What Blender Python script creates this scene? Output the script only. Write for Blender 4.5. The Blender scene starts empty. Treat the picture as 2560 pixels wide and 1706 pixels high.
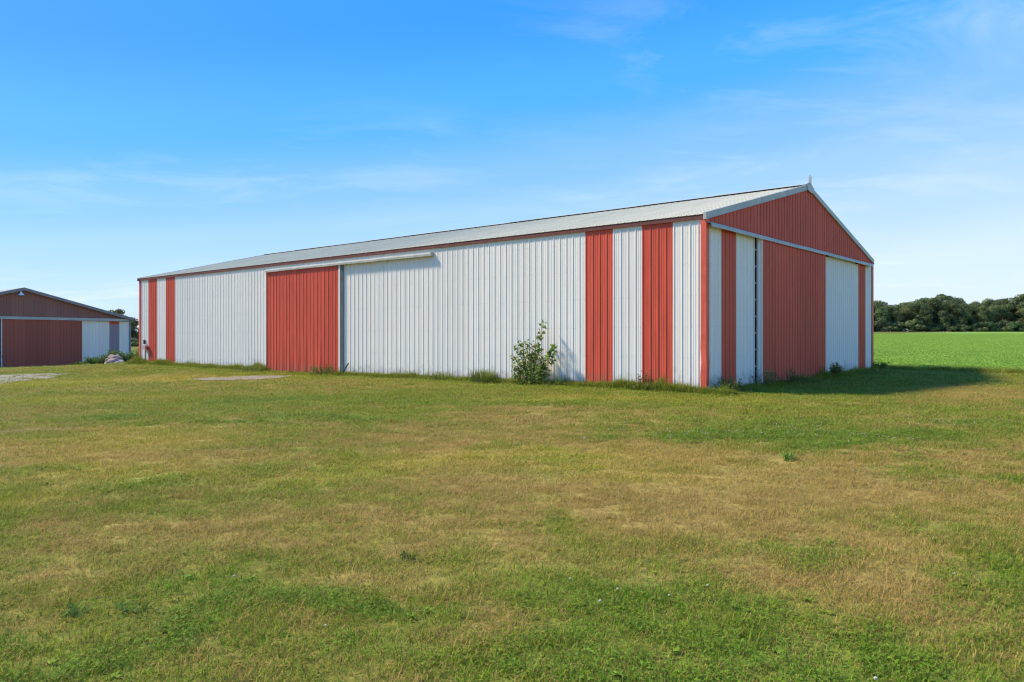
import bpy, bmesh, math, random
import numpy as np
from mathutils import Vector, Matrix, noise as mnoise
R = math.radians
random.seed(7); rng = np.random.default_rng(7)
sc = bpy.context.scene
C = sc.collection

# ------------------------------------------------------------------ camera
F_PX, YH, CAM_H = 1935.3, 854.2, 1.2165          # focal length and horizon in photo pixels, height over the barn sill
cam_d = bpy.data.cameras.new('camera'); cam = bpy.data.objects.new('camera', cam_d); C.objects.link(cam)
cam.location = (0, 0, CAM_H); cam.rotation_euler = (R(90), 0, 0)
cam_d.sensor_width = 36; cam_d.lens = F_PX / 2560 * 36
cam_d.shift_y = 1.2 / 2560
cam_d.clip_start = 0.1; cam_d.clip_end = 6000
sc.camera = cam

# ------------------------------------------------------------------ light
SUN = Vector((-0.870, 0.208, 1.0)).normalized()
EL = math.asin(SUN.z); AZ = math.atan2(SUN.x, SUN.y)
sd = bpy.data.lights.new('sun', 'SUN'); sd.energy = 3.1; sd.angle = R(6); sd.color = (1, .89, .70)
sun = bpy.data.objects.new('sun', sd); C.objects.link(sun)
sun.rotation_euler = SUN.to_track_quat('Z', 'Y').to_euler(); sun.location = (-30, 0, 40)
w = bpy.data.worlds.new('World'); sc.world = w; w.use_nodes = True
nt = w.node_tree; nt.nodes.clear()
def N(t, nt, **kw):
    n = nt.nodes.new(t)
    for k, v in kw.items(): setattr(n, k, v)
    return n
wo = N('ShaderNodeOutputWorld', nt); bg = N('ShaderNodeBackground', nt)
sky = N('ShaderNodeTexSky', nt, sky_type='NISHITA'); sky.sun_disc = False
sky.sun_elevation = EL; sky.sun_rotation = AZ; sky.altitude = 200; sky.air_density = 1.0; sky.dust_density = 1.2; sky.ozone_density = 2.5
SKY_STRENGTH = .15
bg.inputs['Strength'].default_value = SKY_STRENGTH
# thin cirrus over the blue
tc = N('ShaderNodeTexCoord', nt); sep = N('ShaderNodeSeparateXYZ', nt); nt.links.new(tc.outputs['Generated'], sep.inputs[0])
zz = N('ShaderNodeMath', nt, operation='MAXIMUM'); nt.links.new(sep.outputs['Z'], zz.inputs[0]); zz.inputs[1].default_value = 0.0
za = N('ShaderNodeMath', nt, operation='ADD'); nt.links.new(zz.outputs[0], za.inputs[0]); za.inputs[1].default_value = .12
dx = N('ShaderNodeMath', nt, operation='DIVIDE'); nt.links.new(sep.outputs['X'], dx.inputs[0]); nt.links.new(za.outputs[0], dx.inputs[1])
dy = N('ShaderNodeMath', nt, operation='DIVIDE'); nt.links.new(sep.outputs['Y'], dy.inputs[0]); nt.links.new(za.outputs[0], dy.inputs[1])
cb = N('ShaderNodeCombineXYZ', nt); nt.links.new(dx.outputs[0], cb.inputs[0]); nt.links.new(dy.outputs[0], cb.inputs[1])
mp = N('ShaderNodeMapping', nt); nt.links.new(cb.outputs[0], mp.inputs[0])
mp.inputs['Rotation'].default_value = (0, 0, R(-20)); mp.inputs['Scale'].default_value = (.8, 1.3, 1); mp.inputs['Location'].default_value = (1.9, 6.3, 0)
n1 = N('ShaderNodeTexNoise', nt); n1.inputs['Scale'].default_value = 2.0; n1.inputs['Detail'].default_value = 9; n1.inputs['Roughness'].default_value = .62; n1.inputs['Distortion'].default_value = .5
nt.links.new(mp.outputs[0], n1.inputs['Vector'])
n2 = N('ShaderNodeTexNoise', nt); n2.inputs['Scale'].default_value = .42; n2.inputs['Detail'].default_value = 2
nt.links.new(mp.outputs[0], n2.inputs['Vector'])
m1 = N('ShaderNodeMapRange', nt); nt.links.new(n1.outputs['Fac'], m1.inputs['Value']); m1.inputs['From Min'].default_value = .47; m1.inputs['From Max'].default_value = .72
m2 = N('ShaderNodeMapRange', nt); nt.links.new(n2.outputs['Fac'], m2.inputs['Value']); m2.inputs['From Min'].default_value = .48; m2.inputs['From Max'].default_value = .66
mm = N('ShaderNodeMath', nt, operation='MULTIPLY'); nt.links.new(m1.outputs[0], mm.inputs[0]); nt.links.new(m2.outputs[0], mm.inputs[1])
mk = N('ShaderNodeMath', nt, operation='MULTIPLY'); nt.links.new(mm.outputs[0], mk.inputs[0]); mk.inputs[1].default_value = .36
# the photograph's deep azure runs smoothly from a pale horizon upward, lightened above the view to add fill, a little paler towards +X: one smooth law over the whole dome,
# laid over the Nishita sky
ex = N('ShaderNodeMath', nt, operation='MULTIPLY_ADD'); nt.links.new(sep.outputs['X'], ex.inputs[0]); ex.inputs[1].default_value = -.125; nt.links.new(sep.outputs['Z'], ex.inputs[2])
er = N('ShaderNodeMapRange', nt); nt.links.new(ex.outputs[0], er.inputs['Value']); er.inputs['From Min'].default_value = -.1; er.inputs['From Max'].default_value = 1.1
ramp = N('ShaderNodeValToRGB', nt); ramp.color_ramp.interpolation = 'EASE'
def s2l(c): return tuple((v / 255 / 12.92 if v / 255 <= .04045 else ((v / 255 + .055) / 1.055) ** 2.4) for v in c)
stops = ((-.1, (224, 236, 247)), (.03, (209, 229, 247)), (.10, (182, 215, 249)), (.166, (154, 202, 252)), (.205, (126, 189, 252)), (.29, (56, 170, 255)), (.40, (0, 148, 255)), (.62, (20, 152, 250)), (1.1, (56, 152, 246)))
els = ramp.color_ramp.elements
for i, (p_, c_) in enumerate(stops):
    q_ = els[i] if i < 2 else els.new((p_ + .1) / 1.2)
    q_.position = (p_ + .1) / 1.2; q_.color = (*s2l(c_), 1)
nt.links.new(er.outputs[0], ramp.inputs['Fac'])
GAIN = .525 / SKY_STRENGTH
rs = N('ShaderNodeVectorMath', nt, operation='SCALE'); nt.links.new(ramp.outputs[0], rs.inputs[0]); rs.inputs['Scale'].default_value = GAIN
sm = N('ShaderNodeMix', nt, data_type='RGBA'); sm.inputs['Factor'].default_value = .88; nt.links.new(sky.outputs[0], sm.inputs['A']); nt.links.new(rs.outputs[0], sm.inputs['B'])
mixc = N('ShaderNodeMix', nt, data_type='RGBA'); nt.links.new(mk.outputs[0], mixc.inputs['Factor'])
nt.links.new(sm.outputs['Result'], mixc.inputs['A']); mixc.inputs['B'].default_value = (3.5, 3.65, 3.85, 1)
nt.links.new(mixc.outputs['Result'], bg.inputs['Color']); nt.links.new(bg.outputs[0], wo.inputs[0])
sc.view_settings.view_transform = 'Standard'; sc.view_settings.look = 'None'
sc.view_settings.exposure = 1.05; sc.view_settings.gamma = 1; sc.view_settings.use_curve_mapping = False
sc.cycles.max_bounces = 6; sc.cycles.diffuse_bounces = 3; sc.cycles.transparent_max_bounces = 8
sc.cycles.use_denoising = True
sc.cycles.denoising_input_passes = 'RGB_ALBEDO_NORMAL'
sc.cycles.pixel_filter_type = 'BLACKMAN_HARRIS'; sc.cycles.filter_width = 1.2
sc.cycles.use_adaptive_sampling = False

# ------------------------------------------------------------------ helpers
def material(name, col=(.5, .5, .5), rough=.6, metal=0, var=.12, nscale=3, detail=5, stretch=(1, 1, 1), col2=None, spec=.4, objvar=0, fine=0, splash=0):
    m = bpy.data.materials.new(name); m.use_nodes = True; t = m.node_tree; t.nodes.clear()
    o = N('ShaderNodeOutputMaterial', t); p = N('ShaderNodeBsdfPrincipled', t)
    p.inputs['Roughness'].default_value = rough; p.inputs['Metallic'].default_value = metal; p.inputs['Specular IOR Level'].default_value = spec
    c = N('ShaderNodeTexCoord', t); mpn = N('ShaderNodeMapping', t); mpn.inputs['Scale'].default_value = stretch
    t.links.new(c.outputs['Object'], mpn.inputs[0])
    oi = N('ShaderNodeObjectInfo', t)
    va = N('ShaderNodeVectorMath', t, operation='ADD'); t.links.new(mpn.outputs[0], va.inputs[0])
    ml = N('ShaderNodeMath', t, operation='MULTIPLY'); t.links.new(oi.outputs['Random'], ml.inputs[0]); ml.inputs[1].default_value = 37
    t.links.new(ml.outputs[0], va.inputs[1])
    n = N('ShaderNodeTexNoise', t); n.inputs['Scale'].default_value = nscale; n.inputs['Detail'].default_value = detail; n.inputs['Roughness'].default_value = .6
    t.links.new(va.outputs[0], n.inputs['Vector'])
    mr = N('ShaderNodeMapRange', t); mr.inputs['From Min'].default_value = .3; mr.inputs['From Max'].default_value = .7
    t.links.new(n.outputs['Fac'], mr.inputs['Value'])
    mx = N('ShaderNodeMix', t, data_type='RGBA')
    c2 = col2 or tuple(x * (1 - 2 * var) for x in col)
    c1 = col if col2 else tuple(min(1, x * (1 + var * .6)) for x in col)
    mx.inputs['A'].default_value = (*c1, 1); mx.inputs['B'].default_value = (*c2, 1)
    t.links.new(mr.outputs[0], mx.inputs['Factor'])
    out = mx.outputs['Result']
    if objvar:
        hv = N('ShaderNodeHueSaturation', t); r2 = N('ShaderNodeMapRange', t); t.links.new(oi.outputs['Random'], r2.inputs['Value'])
        r2.inputs['To Min'].default_value = 1 - objvar; r2.inputs['To Max'].default_value = 1 + objvar
        t.links.new(r2.outputs[0], hv.inputs['Value']); t.links.new(out, hv.inputs['Color']); out = hv.outputs[0]
    if splash:                                          # soil splashed up the foot of the wall
        sx_ = N('ShaderNodeSeparateXYZ', t); t.links.new(c.outputs['Object'], sx_.inputs[0])
        n3_ = N('ShaderNodeTexNoise', t); n3_.inputs['Scale'].default_value = 5; n3_.inputs['Detail'].default_value = 7; n3_.inputs['Roughness'].default_value = .7
        v3 = N('ShaderNodeVectorMath', t, operation='ADD'); t.links.new(c.outputs['Object'], v3.inputs[0]); t.links.new(ml.outputs[0], v3.inputs[1]); t.links.new(v3.outputs[0], n3_.inputs['Vector'])
        hh_ = N('ShaderNodeMath', t, operation='MULTIPLY_ADD'); t.links.new(n3_.outputs['Fac'], hh_.inputs[0]); hh_.inputs[1].default_value = -1.5; t.links.new(sx_.outputs['Z'], hh_.inputs[2])
        m3_ = N('ShaderNodeMapRange', t); t.links.new(hh_.outputs[0], m3_.inputs['Value']); m3_.inputs['From Min'].default_value = -.35; m3_.inputs['From Max'].default_value = -.85; m3_.inputs['To Max'].default_value = splash
        x3 = N('ShaderNodeMix', t, data_type='RGBA'); t.links.new(m3_.outputs[0], x3.inputs['Factor']); t.links.new(out, x3.inputs['A']); x3.inputs['B'].default_value = (.20, .15, .09, 1); out = x3.outputs['Result']
    t.links.new(out, p.inputs['Base Color'])
    if fine:
        b = N('ShaderNodeBump', t); b.inputs['Strength'].default_value = fine; b.inputs['Distance'].default_value = .02
        t.links.new(n.outputs['Fac'], b.inputs['Height']); t.links.new(b.outputs[0], p.inputs['Normal'])
    t.links.new(p.outputs[0], o.inputs[0]); return m

STV = (6, 6, .35)
M = dict(
    white=material('white_painted_steel', (.84, .775, .70), .5, var=.04, nscale=2.2, stretch=STV, spec=.2, objvar=.03, fine=.03, splash=.5),
    red=material('red_painted_steel', (.67, .105, .06), .5, var=.12, nscale=2.5, stretch=STV, spec=.2, objvar=.07, splash=.45),
    trim_red=material('red_trim', (.70, .115, .065), .5, var=.1, nscale=3, stretch=(3, 3, 1), spec=.3),
    fascia=material('dull_red_fascia', (.16, .045, .035), .6, var=.15, nscale=4),
    galv=material('galvanised_steel', (.47, .465, .44), .55, metal=0, var=.10, nscale=3, stretch=(.6, 3, .6), objvar=.05),
    roof=material('galvanised_roof_sheet', (.68, .61, .44), .6, metal=.0, spec=.1, var=.08, nscale=1.5, stretch=(.5, 4, .5), objvar=.04),
    hood=material('dull_track_cover', (.36, .36, .33), .7, var=.12, nscale=4, spec=.15),
    rust=material('screw_head', (.17, .16, .15), .6),
    dark=material('dark_gap', (.012, .014, .013), .8),
    skirt=material('weathered_skirt_board', (.13, .06, .045), .85, var=.3, nscale=6, stretch=(1, 1, 6)),
    maroon=material('faded_maroon_steel', (.42, .085, .05), .65, var=.1, nscale=3, stretch=(5, 5, .6), col2=(.35, .11, .07), objvar=.09),
    browned=material('weathered_brown_steel', (.34, .12, .085), .65, var=.2, nscale=3, stretch=(5, 5, .6), col2=(.25, .13, .11), objvar=.08),
    purple=material('faded_purple_steel', (.36, .27, .30), .7, var=.15, nscale=5, stretch=(5, 5, 1)),
    shedroof=material('grey_roof_sheet', (.30, .31, .30), .6, metal=0, var=.1, nscale=2),
    concrete=material('pale_stone', (.36, .33, .30), .9, var=.25, nscale=7, fine=.6, objvar=.2),
    stonep=material('pinkish_stone', (.40, .27, .24), .9, var=.25, nscale=7, fine=.6, objvar=.2),
    wood=material('weathered_wood', (.16, .12, .09), .85, var=.3, nscale=6, stretch=(4, 4, .6)),
    iron=material('dark_iron', (.03, .028, .026), .6, var=.2, nscale=8),
    lamp=material('white_enamel', (.75, .77, .78), .4, var=.03),
    bark=material('grey_bark', (.12, .10, .08), .9, var=.3, nscale=12, stretch=(1, 1, .3)),
    dstem=material('brown_stalk', (.16, .11, .06), .8, var=.25, nscale=10),
    blossom=material('clover_blossom', (.50, .45, .32), .8, var=.15, nscale=60),
    pinkbox=material('sun_bleached_pink_plastic', (.55, .38, .36), .6),
)
def leafmat(name, c1, c2, c3=None, trans=.35, nscale=1.2, objvar=.12):
    """foliage: the leaf's own colour from its random number 'bv' and a slow noise"""
    m = bpy.data.materials.new(name); m.use_nodes = True; t = m.node_tree; t.nodes.clear()
    o = N('ShaderNodeOutputMaterial', t); p = N('ShaderNodeBsdfPrincipled', t); p.inputs['Roughness'].default_value = .6; p.inputs['Specular IOR Level'].default_value = .25
    a = N('ShaderNodeAttribute', t, attribute_name='bv')
    cr = N('ShaderNodeValToRGB', t); e = cr.color_ramp.elements
    e[0].color = (*c1, 1); e[1].color = (*c2, 1); e[1].position = .85
    if c3:
        x = e.new(.93); x.color = (*c3, 1)
    t.links.new(a.outputs['Fac'], cr.inputs['Fac'])
    oi = N('ShaderNodeObjectInfo', t); r2 = N('ShaderNodeMapRange', t); t.links.new(oi.outputs['Random'], r2.inputs['Value'])
    r2.inputs['To Min'].default_value = 1 - objvar; r2.inputs['To Max'].default_value = 1 + objvar
    hv = N('ShaderNodeHueSaturation', t); t.links.new(r2.outputs[0], hv.inputs['Value']); t.links.new(cr.outputs[0], hv.inputs['Color'])
    ml = N('ShaderNodeMath', t, operation='MULTIPLY'); t.links.new(oi.outputs['Random'], ml.inputs[0]); ml.inputs[1].default_value = 7.31
    fr = N('ShaderNodeMath', t, operation='FRACT'); t.links.new(ml.outputs[0], fr.inputs[0])
    r3 = N('ShaderNodeMapRange', t); t.links.new(fr.outputs[0], r3.inputs['Value']); r3.inputs['To Min'].default_value = .5 - objvar * .12; r3.inputs['To Max'].default_value = .5 + objvar * .05
    t.links.new(r3.outputs[0], hv.inputs['Hue'])
    t.links.new(hv.outputs[0], p.inputs['Base Color'])
    tr = N('ShaderNodeBsdfTranslucent', t); t.links.new(hv.outputs[0], tr.inputs[0])
    ms = N('ShaderNodeMixShader', t); ms.inputs[0].default_value = trans; t.links.new(p.outputs[0], ms.inputs[1]); t.links.new(tr.outputs[0], ms.inputs[2])
    t.links.new(ms.outputs[0], o.inputs[0]); return m
M['sapleaf'] = leafmat('sapling_leaf', (.10, .17, .03), (.29, .38, .09), (.28, .17, .05), objvar=0)
M['weedleaf'] = leafmat('weed_leaf', (.07, .13, .025), (.18, .28, .05), (.18, .15, .05))
M['redweed'] = leafmat('reddening_leaf', (.10, .10, .02), (.30, .13, .03), (.35, .22, .05))
M['tallgrass'] = leafmat('tall_grass_blade', (.09, .17, .03), (.23, .30, .07), (.48, .40, .18))
M['crown'] = leafmat('far_tree_leaf', (.085, .115, .05), (.175, .22, .08), (.24, .24, .09), trans=.35, objvar=.16)  # leaf tones lightened to stand in for distance haze
M['crownleft'] = leafmat('far_yellowing_tree_leaf', (.06, .08, .03), (.17, .18, .06), (.26, .21, .09), trans=.3, objvar=.25)
M['brush'] = leafmat('brushy_leaf', (.06, .09, .035), (.14, .18, .06), (.12, .11, .05), trans=.15, objvar=.3)
M['crop'] = leafmat('crop_leaf', (.26, .42, .06), (.32, .49, .075), (.36, .50, .10), objvar=.1)

def link_mesh(name, verts, faces, mats, parent=None, loc=(0, 0, 0), rotz=0, mi=None, smooth=False, attr=None):
    me = bpy.data.meshes.new(name); me.from_pydata([tuple(v) for v in verts], [], faces)
    for m in (mats if isinstance(mats, (list, tuple)) else [mats]): me.materials.append(m)
    if mi is not None: me.polygons.foreach_set('material_index', mi)
    if smooth: me.polygons.foreach_set('use_smooth', [True] * len(me.polygons))
    if attr is not None:
        a = me.attributes.new('bv', 'FLOAT', 'POINT'); a.data.foreach_set('value', np.asarray(attr, dtype=np.float32))
    me.update()
    o = bpy.data.objects.new(name, me); C.objects.link(o); o.location = loc; o.rotation_euler = (0, 0, rotz)
    if parent: o.parent = parent
    return o
def reuse(src, name, parent, loc, rotz=0, mat=None, slot=0):
    o = bpy.data.objects.new(name, src.data); C.objects.link(o); o.parent = parent; o.location = loc; o.rotation_euler = (0, 0, rotz)
    if mat: o.material_slots[slot].link = 'OBJECT'; o.material_slots[slot].material = mat
    return o
def empty(name, label, cat, loc=(0, 0, 0), rz=0, group=None):
    o = bpy.data.objects.new(name, None); C.objects.link(o); o.location = loc; o.rotation_euler = (0, 0, rz); o.empty_display_size = .5
    o['label'] = label; o['category'] = cat
    if group: o['group'] = group
    return o
def tag(o, label=None, cat=None, group=None, kind=None):
    for k, v in (('label', label), ('category', cat), ('group', group), ('kind', kind)):
        if v: o[k] = v
    return o
class MB:
    """collects shapes for ONE mesh"""
    def __init__(s): s.v = []; s.f = []; s.a = []
    def add(s, vs, fs, a=0):
        b = len(s.v); s.v += [tuple(v) for v in vs]; s.f += [tuple(b + i for i in f) for f in fs]; s.a += [a] * len(vs)
    def box(s, x0, x1, y0, y1, z0, z1, jig=0):
        vs = [(x, y, z) for z in (z0, z1) for x, y in ((x0, y0), (x1, y0), (x1, y1), (x0, y1))]
        if jig: vs = [tuple(c + random.uniform(-jig, jig) for c in v) for v in vs]
        s.add(vs, [(3, 2, 1, 0), (4, 5, 6, 7), (0, 1, 5, 4), (1, 2, 6, 5), (2, 3, 7, 6), (3, 0, 4, 7)])
    def tube(s, pts, rad, n=6, a=0, cap=True):
        pts = [Vector(p) for p in pts]; rr = rad if isinstance(rad, (list, tuple)) else [rad] * len(pts)
        vs = []
        for i, p in enumerate(pts):
            d = (pts[min(i + 1, len(pts) - 1)] - pts[max(i - 1, 0)]).normalized()
            u = d.orthogonal().normalized() if i == 0 else (u - d * u.dot(d)).normalized()
            v = d.cross(u)
            for k in range(n):
                t = 2 * math.pi * k / n; vs.append(p + (u * math.cos(t) + v * math.sin(t)) * rr[i])
        fs = [(i * n + k, i * n + (k + 1) % n, (i + 1) * n + (k + 1) % n, (i + 1) * n + k) for i in range(len(pts) - 1) for k in range(n)]
        if cap: fs += [tuple(range(n - 1, -1, -1)), tuple((len(pts) - 1) * n + k for k in range(n))]
        s.add(vs, fs, a)
    def sweep(s, prof, axis_pts, closed=True):
        """prof: list of (a,b) offsets; axis_pts: function (a,b,i)->Vector for every station i"""
        n = len(prof); m = axis_pts.n
        vs = [axis_pts(a, b, i) for i in range(m) for a, b in prof]
        fs = [(i * n + k, i * n + (k + 1) % n, (i + 1) * n + (k + 1) % n, (i + 1) * n + k) for i in range(m - 1) for k in range(n if closed else n - 1)]
        if closed: fs += [tuple(range(n - 1, -1, -1)), tuple((m - 1) * n + k for k in range(n))]
        s.add(vs, fs)
    def build(s, name, mat, parent=None, loc=(0, 0, 0), rotz=0, smooth=False, attr=False):
        return link_mesh(name, s.v, s.f, mat, parent, loc, rotz, smooth=smooth, attr=s.a if attr else None)

# smooth value noise (numpy)
def vnoise(x, y, seed=0):
    xi = np.floor(x).astype(np.int64); yi = np.floor(y).astype(np.int64); fx = x - xi; fy = y - yi
    fx = fx * fx * (3 - 2 * fx); fy = fy * fy * (3 - 2 * fy)
    def h(a, b):
        n = (a * 374761393 + b * 668265263 + seed * 974634777) & 0x7fffffff
        n = ((n ^ (n >> 13)) * 1274126177) & 0x7fffffff
        return ((n ^ (n >> 16)) & 0xffff) / 65535.
    return (h(xi, yi) * (1 - fx) + h(xi + 1, yi) * fx) * (1 - fy) + (h(xi, yi + 1) * (1 - fx) + h(xi + 1, yi + 1) * fx) * fy
def fbm(x, y, sc_, oct_=4, seed=0):
    x = np.asarray(x, float); y = np.asarray(y, float); t = 0; a = 1; s = 0
    for i in range(oct_):
        t = t + a * vnoise(x / sc_ * 2 ** i + 17.3 * i, y / sc_ * 2 ** i - 9.1 * i, seed + i); s += a; a *= .55
    return t / s
def sstep(a, b, v):
    t = np.clip((np.asarray(v, float) - a) / (b - a), 0, 1); return t * t * (3 - 2 * t)

# ------------------------------------------------------------------ lay of the land
TH = R(50.0); DR = Vector((math.cos(TH), math.sin(TH), 0)); DL = Vector((-math.sin(TH), math.cos(TH), 0))
BX, BY = 4.8665, 19.4655; W, L = 14.63, 31.09
P = .9144
def barn_sw(x, y):                                   # barn coordinates: s along the long wall, w along the gable
    dx_, dy_ = x - BX, y - BY
    return dx_ * DL.x + dy_ * DL.y, dx_ * DR.x + dy_ * DR.y
ctrl = [(0, 0, -.36), (0, 4, -.36), (-6, 6, -.36), (6, 6, -.34), (0, 12, -.24), (-8, 14, -.27), (9, 12, -.22), (2, 17, -.14), (4.5, 19, -.09), (6, 19.6, -.08),
        (-8, 29, -.06), (-14, 34, .0), (-19, 39.5, .06), (14.3, 30.7, .06), (10, 25, -.03), (20, 24, -.03), (-15, 26, -.27), (-24, 36, -.22), (-27, 30, -.42),
        (-20, 18, -.4), (-32.7, 66, -.75), (-43, 54, -.8), (-36, 42, -.6), (-25, 48, -.3), (-60, 60, -.9), (-60, 120, -.4), (-95, 180, .5), (0, 110, 1.5), (-10, 60, .5),
        (30, 60, .6), (60, 120, 1.75), (100, 250, 4.35), (160, 250, 4.35), (20, 250, 4.2), (-60, 250, 2.6), (60, 40, .2), (140, 110, 1.6), (250, 250, 4.4), (-150, 260, 1.6),
        (-60, 0, -.8), (60, 0, -.5), (0, -40, -.6), (-300, 100, 0), (300, 80, 1.5), (0, -300, -1), (-350, -300, -1), (350, -300, -1), (-500, 500, 3), (0, 500, 4.6), (500, 500, 5)]
ctrl = np.array(ctrl, float)
def _U(r): return np.where(r > 1e-9, r * r * np.log(np.maximum(r, 1e-9)), 0)
_S = 100.
_cx = ctrl[:, :2] / _S
_K = _U(np.linalg.norm(_cx[:, None] - _cx[None], axis=2)) + np.eye(len(ctrl)) * 1e-6
_P = np.c_[np.ones(len(ctrl)), _cx]
_A = np.block([[_K, _P], [_P.T, np.zeros((3, 3))]])
_wts = np.linalg.solve(_A, np.r_[ctrl[:, 2], 0, 0, 0])
def ground(x, y):
    x = np.asarray(x, float); y = np.asarray(y, float); shp = x.shape
    xx = np.clip(x.ravel(), -500, 500); yy = np.clip(y.ravel(), -300, 500)
    out = np.zeros(len(xx))
    for i in range(0, len(xx), 20000):
        q = np.c_[xx[i:i + 20000], yy[i:i + 20000]] / _S
        out[i:i + 20000] = _U(np.linalg.norm(q[:, None] - _cx[None], axis=2)) @ _wts[:-3] + _wts[-3] + q @ _wts[-2:]
    d = np.hypot(x, y)
    out = out.reshape(shp) + (fbm(x, y, 2.2, 3, 5) - .5) * .05 * sstep(150, 30, d)
    return out
def gz(x, y): return float(ground(np.array([x]), np.array([y]))[0])
def at(px, py):                                      # point of the ground seen at a pixel of the photograph (2560 wide)
    z = -.2; D = 20
    for _ in range(40):
        D = .5 * D + .5 * min(400, (CAM_H - z) * F_PX / max(py - YH, 1)); z = gz((px - 1280) / F_PX * D, D)
    return ((px - 1280) / F_PX * D, D, z)

# ---- vegetation maps, all in metres on the ground
def ell(px, py, rx, ry, rot=0):
    x, y, z = at(px, py); x1, y1, _ = at(px, py - ry); x2, y2, _ = at(px, min(py + ry, 2400))
    return (x, y, rx * y / F_PX, abs(y1 - y2) / 2, rot)
LUSH = [ell(1760, 1540, 430, 130), ell(2250, 1620, 450, 110), ell(1500, 1690, 600, 60), ell(1480, 1640, 250, 60), ell(330, 1660, 420, 60), ell(560, 1610, 200, 40), ell(2480, 1440, 180, 70),
        ell(900, 1560, 200, 40), ell(1290, 1610, 130, 60), ell(700, 1400, 60, 14), ell(660, 1450, 70, 14), ell(350, 1550, 60, 12), ell(640, 1530, 80, 14),
        ell(1750, 1086, 190, 13), ell(2050, 1090, 280, 24), ell(2440, 1066, 140, 16), ell(2280, 1100, 160, 18), ell(1440, 1097, 40, 7), ell(1980, 1055, 220, 9),
        ell(2200, 1120, 200, 14), ell(2450, 1190, 120, 8), ell(350, 1205, 80, 12), ell(420, 1190, 60, 10), ell(100, 1180, 130, 8), ell(250, 1050, 160, 6),
        ell(2020, 1345, 60, 12), ell(1880, 1330, 70, 8), ell(1050, 1010, 200, 7), ell(700, 1000, 180, 6), ell(1300, 1010, 260, 6), ell(600, 1058, 120, 5), ell(850, 1045, 160, 6)]
DRYP = [ell(300, 1370, 380, 50), ell(1200, 1370, 420, 60), ell(1500, 1130, 420, 26), ell(1700, 1185, 420, 20), ell(1050, 1110, 200, 14), ell(1950, 1400, 500, 60), ell(1250, 1450, 350, 70), ell(300, 1480, 330, 60),
        ell(650, 1350, 420, 50), ell(2300, 1250, 330, 50), ell(1500, 1290, 600, 60), ell(1900, 1440, 250, 40), ell(2480, 985, 160, 16), ell(1000, 1330, 400, 70),
        ell(20, 1080, 60, 10), ell(790, 1219, 50, 6), ell(950, 1640, 260, 50), ell(1180, 1560, 200, 40), ell(900, 1240, 400, 40)]
BARE = [ell(12, 1082, 55, 9), ell(790, 1219, 40, 4), ell(930, 1140, 60, 5)]
YEL = [ell(1300, 1150, 500, 22), ell(1650, 1215, 350, 10), ell(900, 1190, 260, 16), ell(120, 960, 200, 12), ell(400, 950, 300, 9), ell(1560, 1190, 330, 16), ell(350, 1110, 300, 40), ell(250, 1180, 260, 30), ell(100, 1240, 160, 22), ell(1500, 1000, 400, 8), ell(200, 1000, 260, 10)]
def blobs(x, y, lst, pw=1.):
    t = np.zeros_like(x)
    for cx, cy, rx, ry, _ in lst:
        t = np.maximum(t, np.exp(-(((x - cx) / rx) ** 2 + ((y - cy) / ry) ** 2) * .9) ** pw)
    return t
def lawn_maps(x, y):
    x = np.asarray(x, float); y = np.asarray(y, float)
    wx = x + (fbm(x, y, 1.3, 4, 31) - .5) * 2.2; wy = y + (fbm(x, y, 1.3, 4, 47) - .5) * 2.2
    lu = blobs(wx, wy, LUSH); dr = blobs(wx, wy, DRYP); be = blobs(wx, wy, BARE); ye = blobs(wx, wy, YEL)
    s, w_ = barn_sw(x, y)
    near_wall = np.exp(-np.maximum(-w_, 0) / .7) * (s > -1) * (s < 34) * (w_ < .5)
    lee = sstep(-6, -.2, s) * (s < .5) * sstep(-1, 1, w_) * (w_ < 18)
    dist = np.hypot(x, y)
    base = .56 + .06 * sstep(8, 14, dist) - .30 * sstep(13, 22, dist) + .05 * sstep(60, 30, dist) * 0
    n = fbm(x, y, 2.6, 4, 3) - .5; n2 = fbm(x * 1.0, y, .5, 3, 13) - .5; n3 = fbm(x, y * .7, .18, 2, 19) - .5
    dry = base - .04 + .33 * dr - .58 * lu + 1.2 * n + .85 * n2 + .7 * n3 - .5 * near_wall - .35 * lee
    lush = np.clip(.30 + .7 * lu + .7 * near_wall + .25 * lee + .5 * (fbm(x, y, 1.1, 3, 77) - .5) - .35 * dr, 0, 1)
    dry = np.clip(dry, .2, .95)
    bare = np.clip(be * 1.6 - .5 + 1.2 * n2, 0, 1) * (be > .12)
    return dry, lush, bare, np.clip(ye + .25 * (fbm(x, y, 3.2, 3, 55) - .5), 0, 1)
def in_field(x, y):
    s, w_ = barn_sw(x, y)
    return (w_ > 16.2 + (fbm(x, y, 1.5, 2, 71) - .5) * .8) & (s < 37) & (y < 246 + .05 * x)
gx, gy, _ = at(5, 952)
def in_gravel(x, y):
    e = ((x - gx + 1.5) / 3.2) ** 2 + ((y - gy) / 4.0) ** 2 + (fbm(x, y, 1.2, 4, 91) - .5) * 1.6
    road = np.abs((x - gx + 1.2) * .35 + (y - gy) * .94 + (fbm(x, y, 1.4, 3, 93) - .5) * 2) < 2.2
    return (e < 1) | (road & (x < gx - 1))
px_, py_, _ = at(605, 947)
def in_dirt(x, y):
    s, w_ = barn_sw(x, y); s0, w0 = barn_sw(px_, py_)
    u = (x - px_); v = (y - py_)
    return (u / 1.75) ** 2 + (v / 1.0) ** 2 + (fbm(x, y, .7, 4, 95) - .5) * 1.5 < 1
SX, SY, SZ, SW, SL = -42.95, 53.75, -.8, 16.0, 22.0
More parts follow.
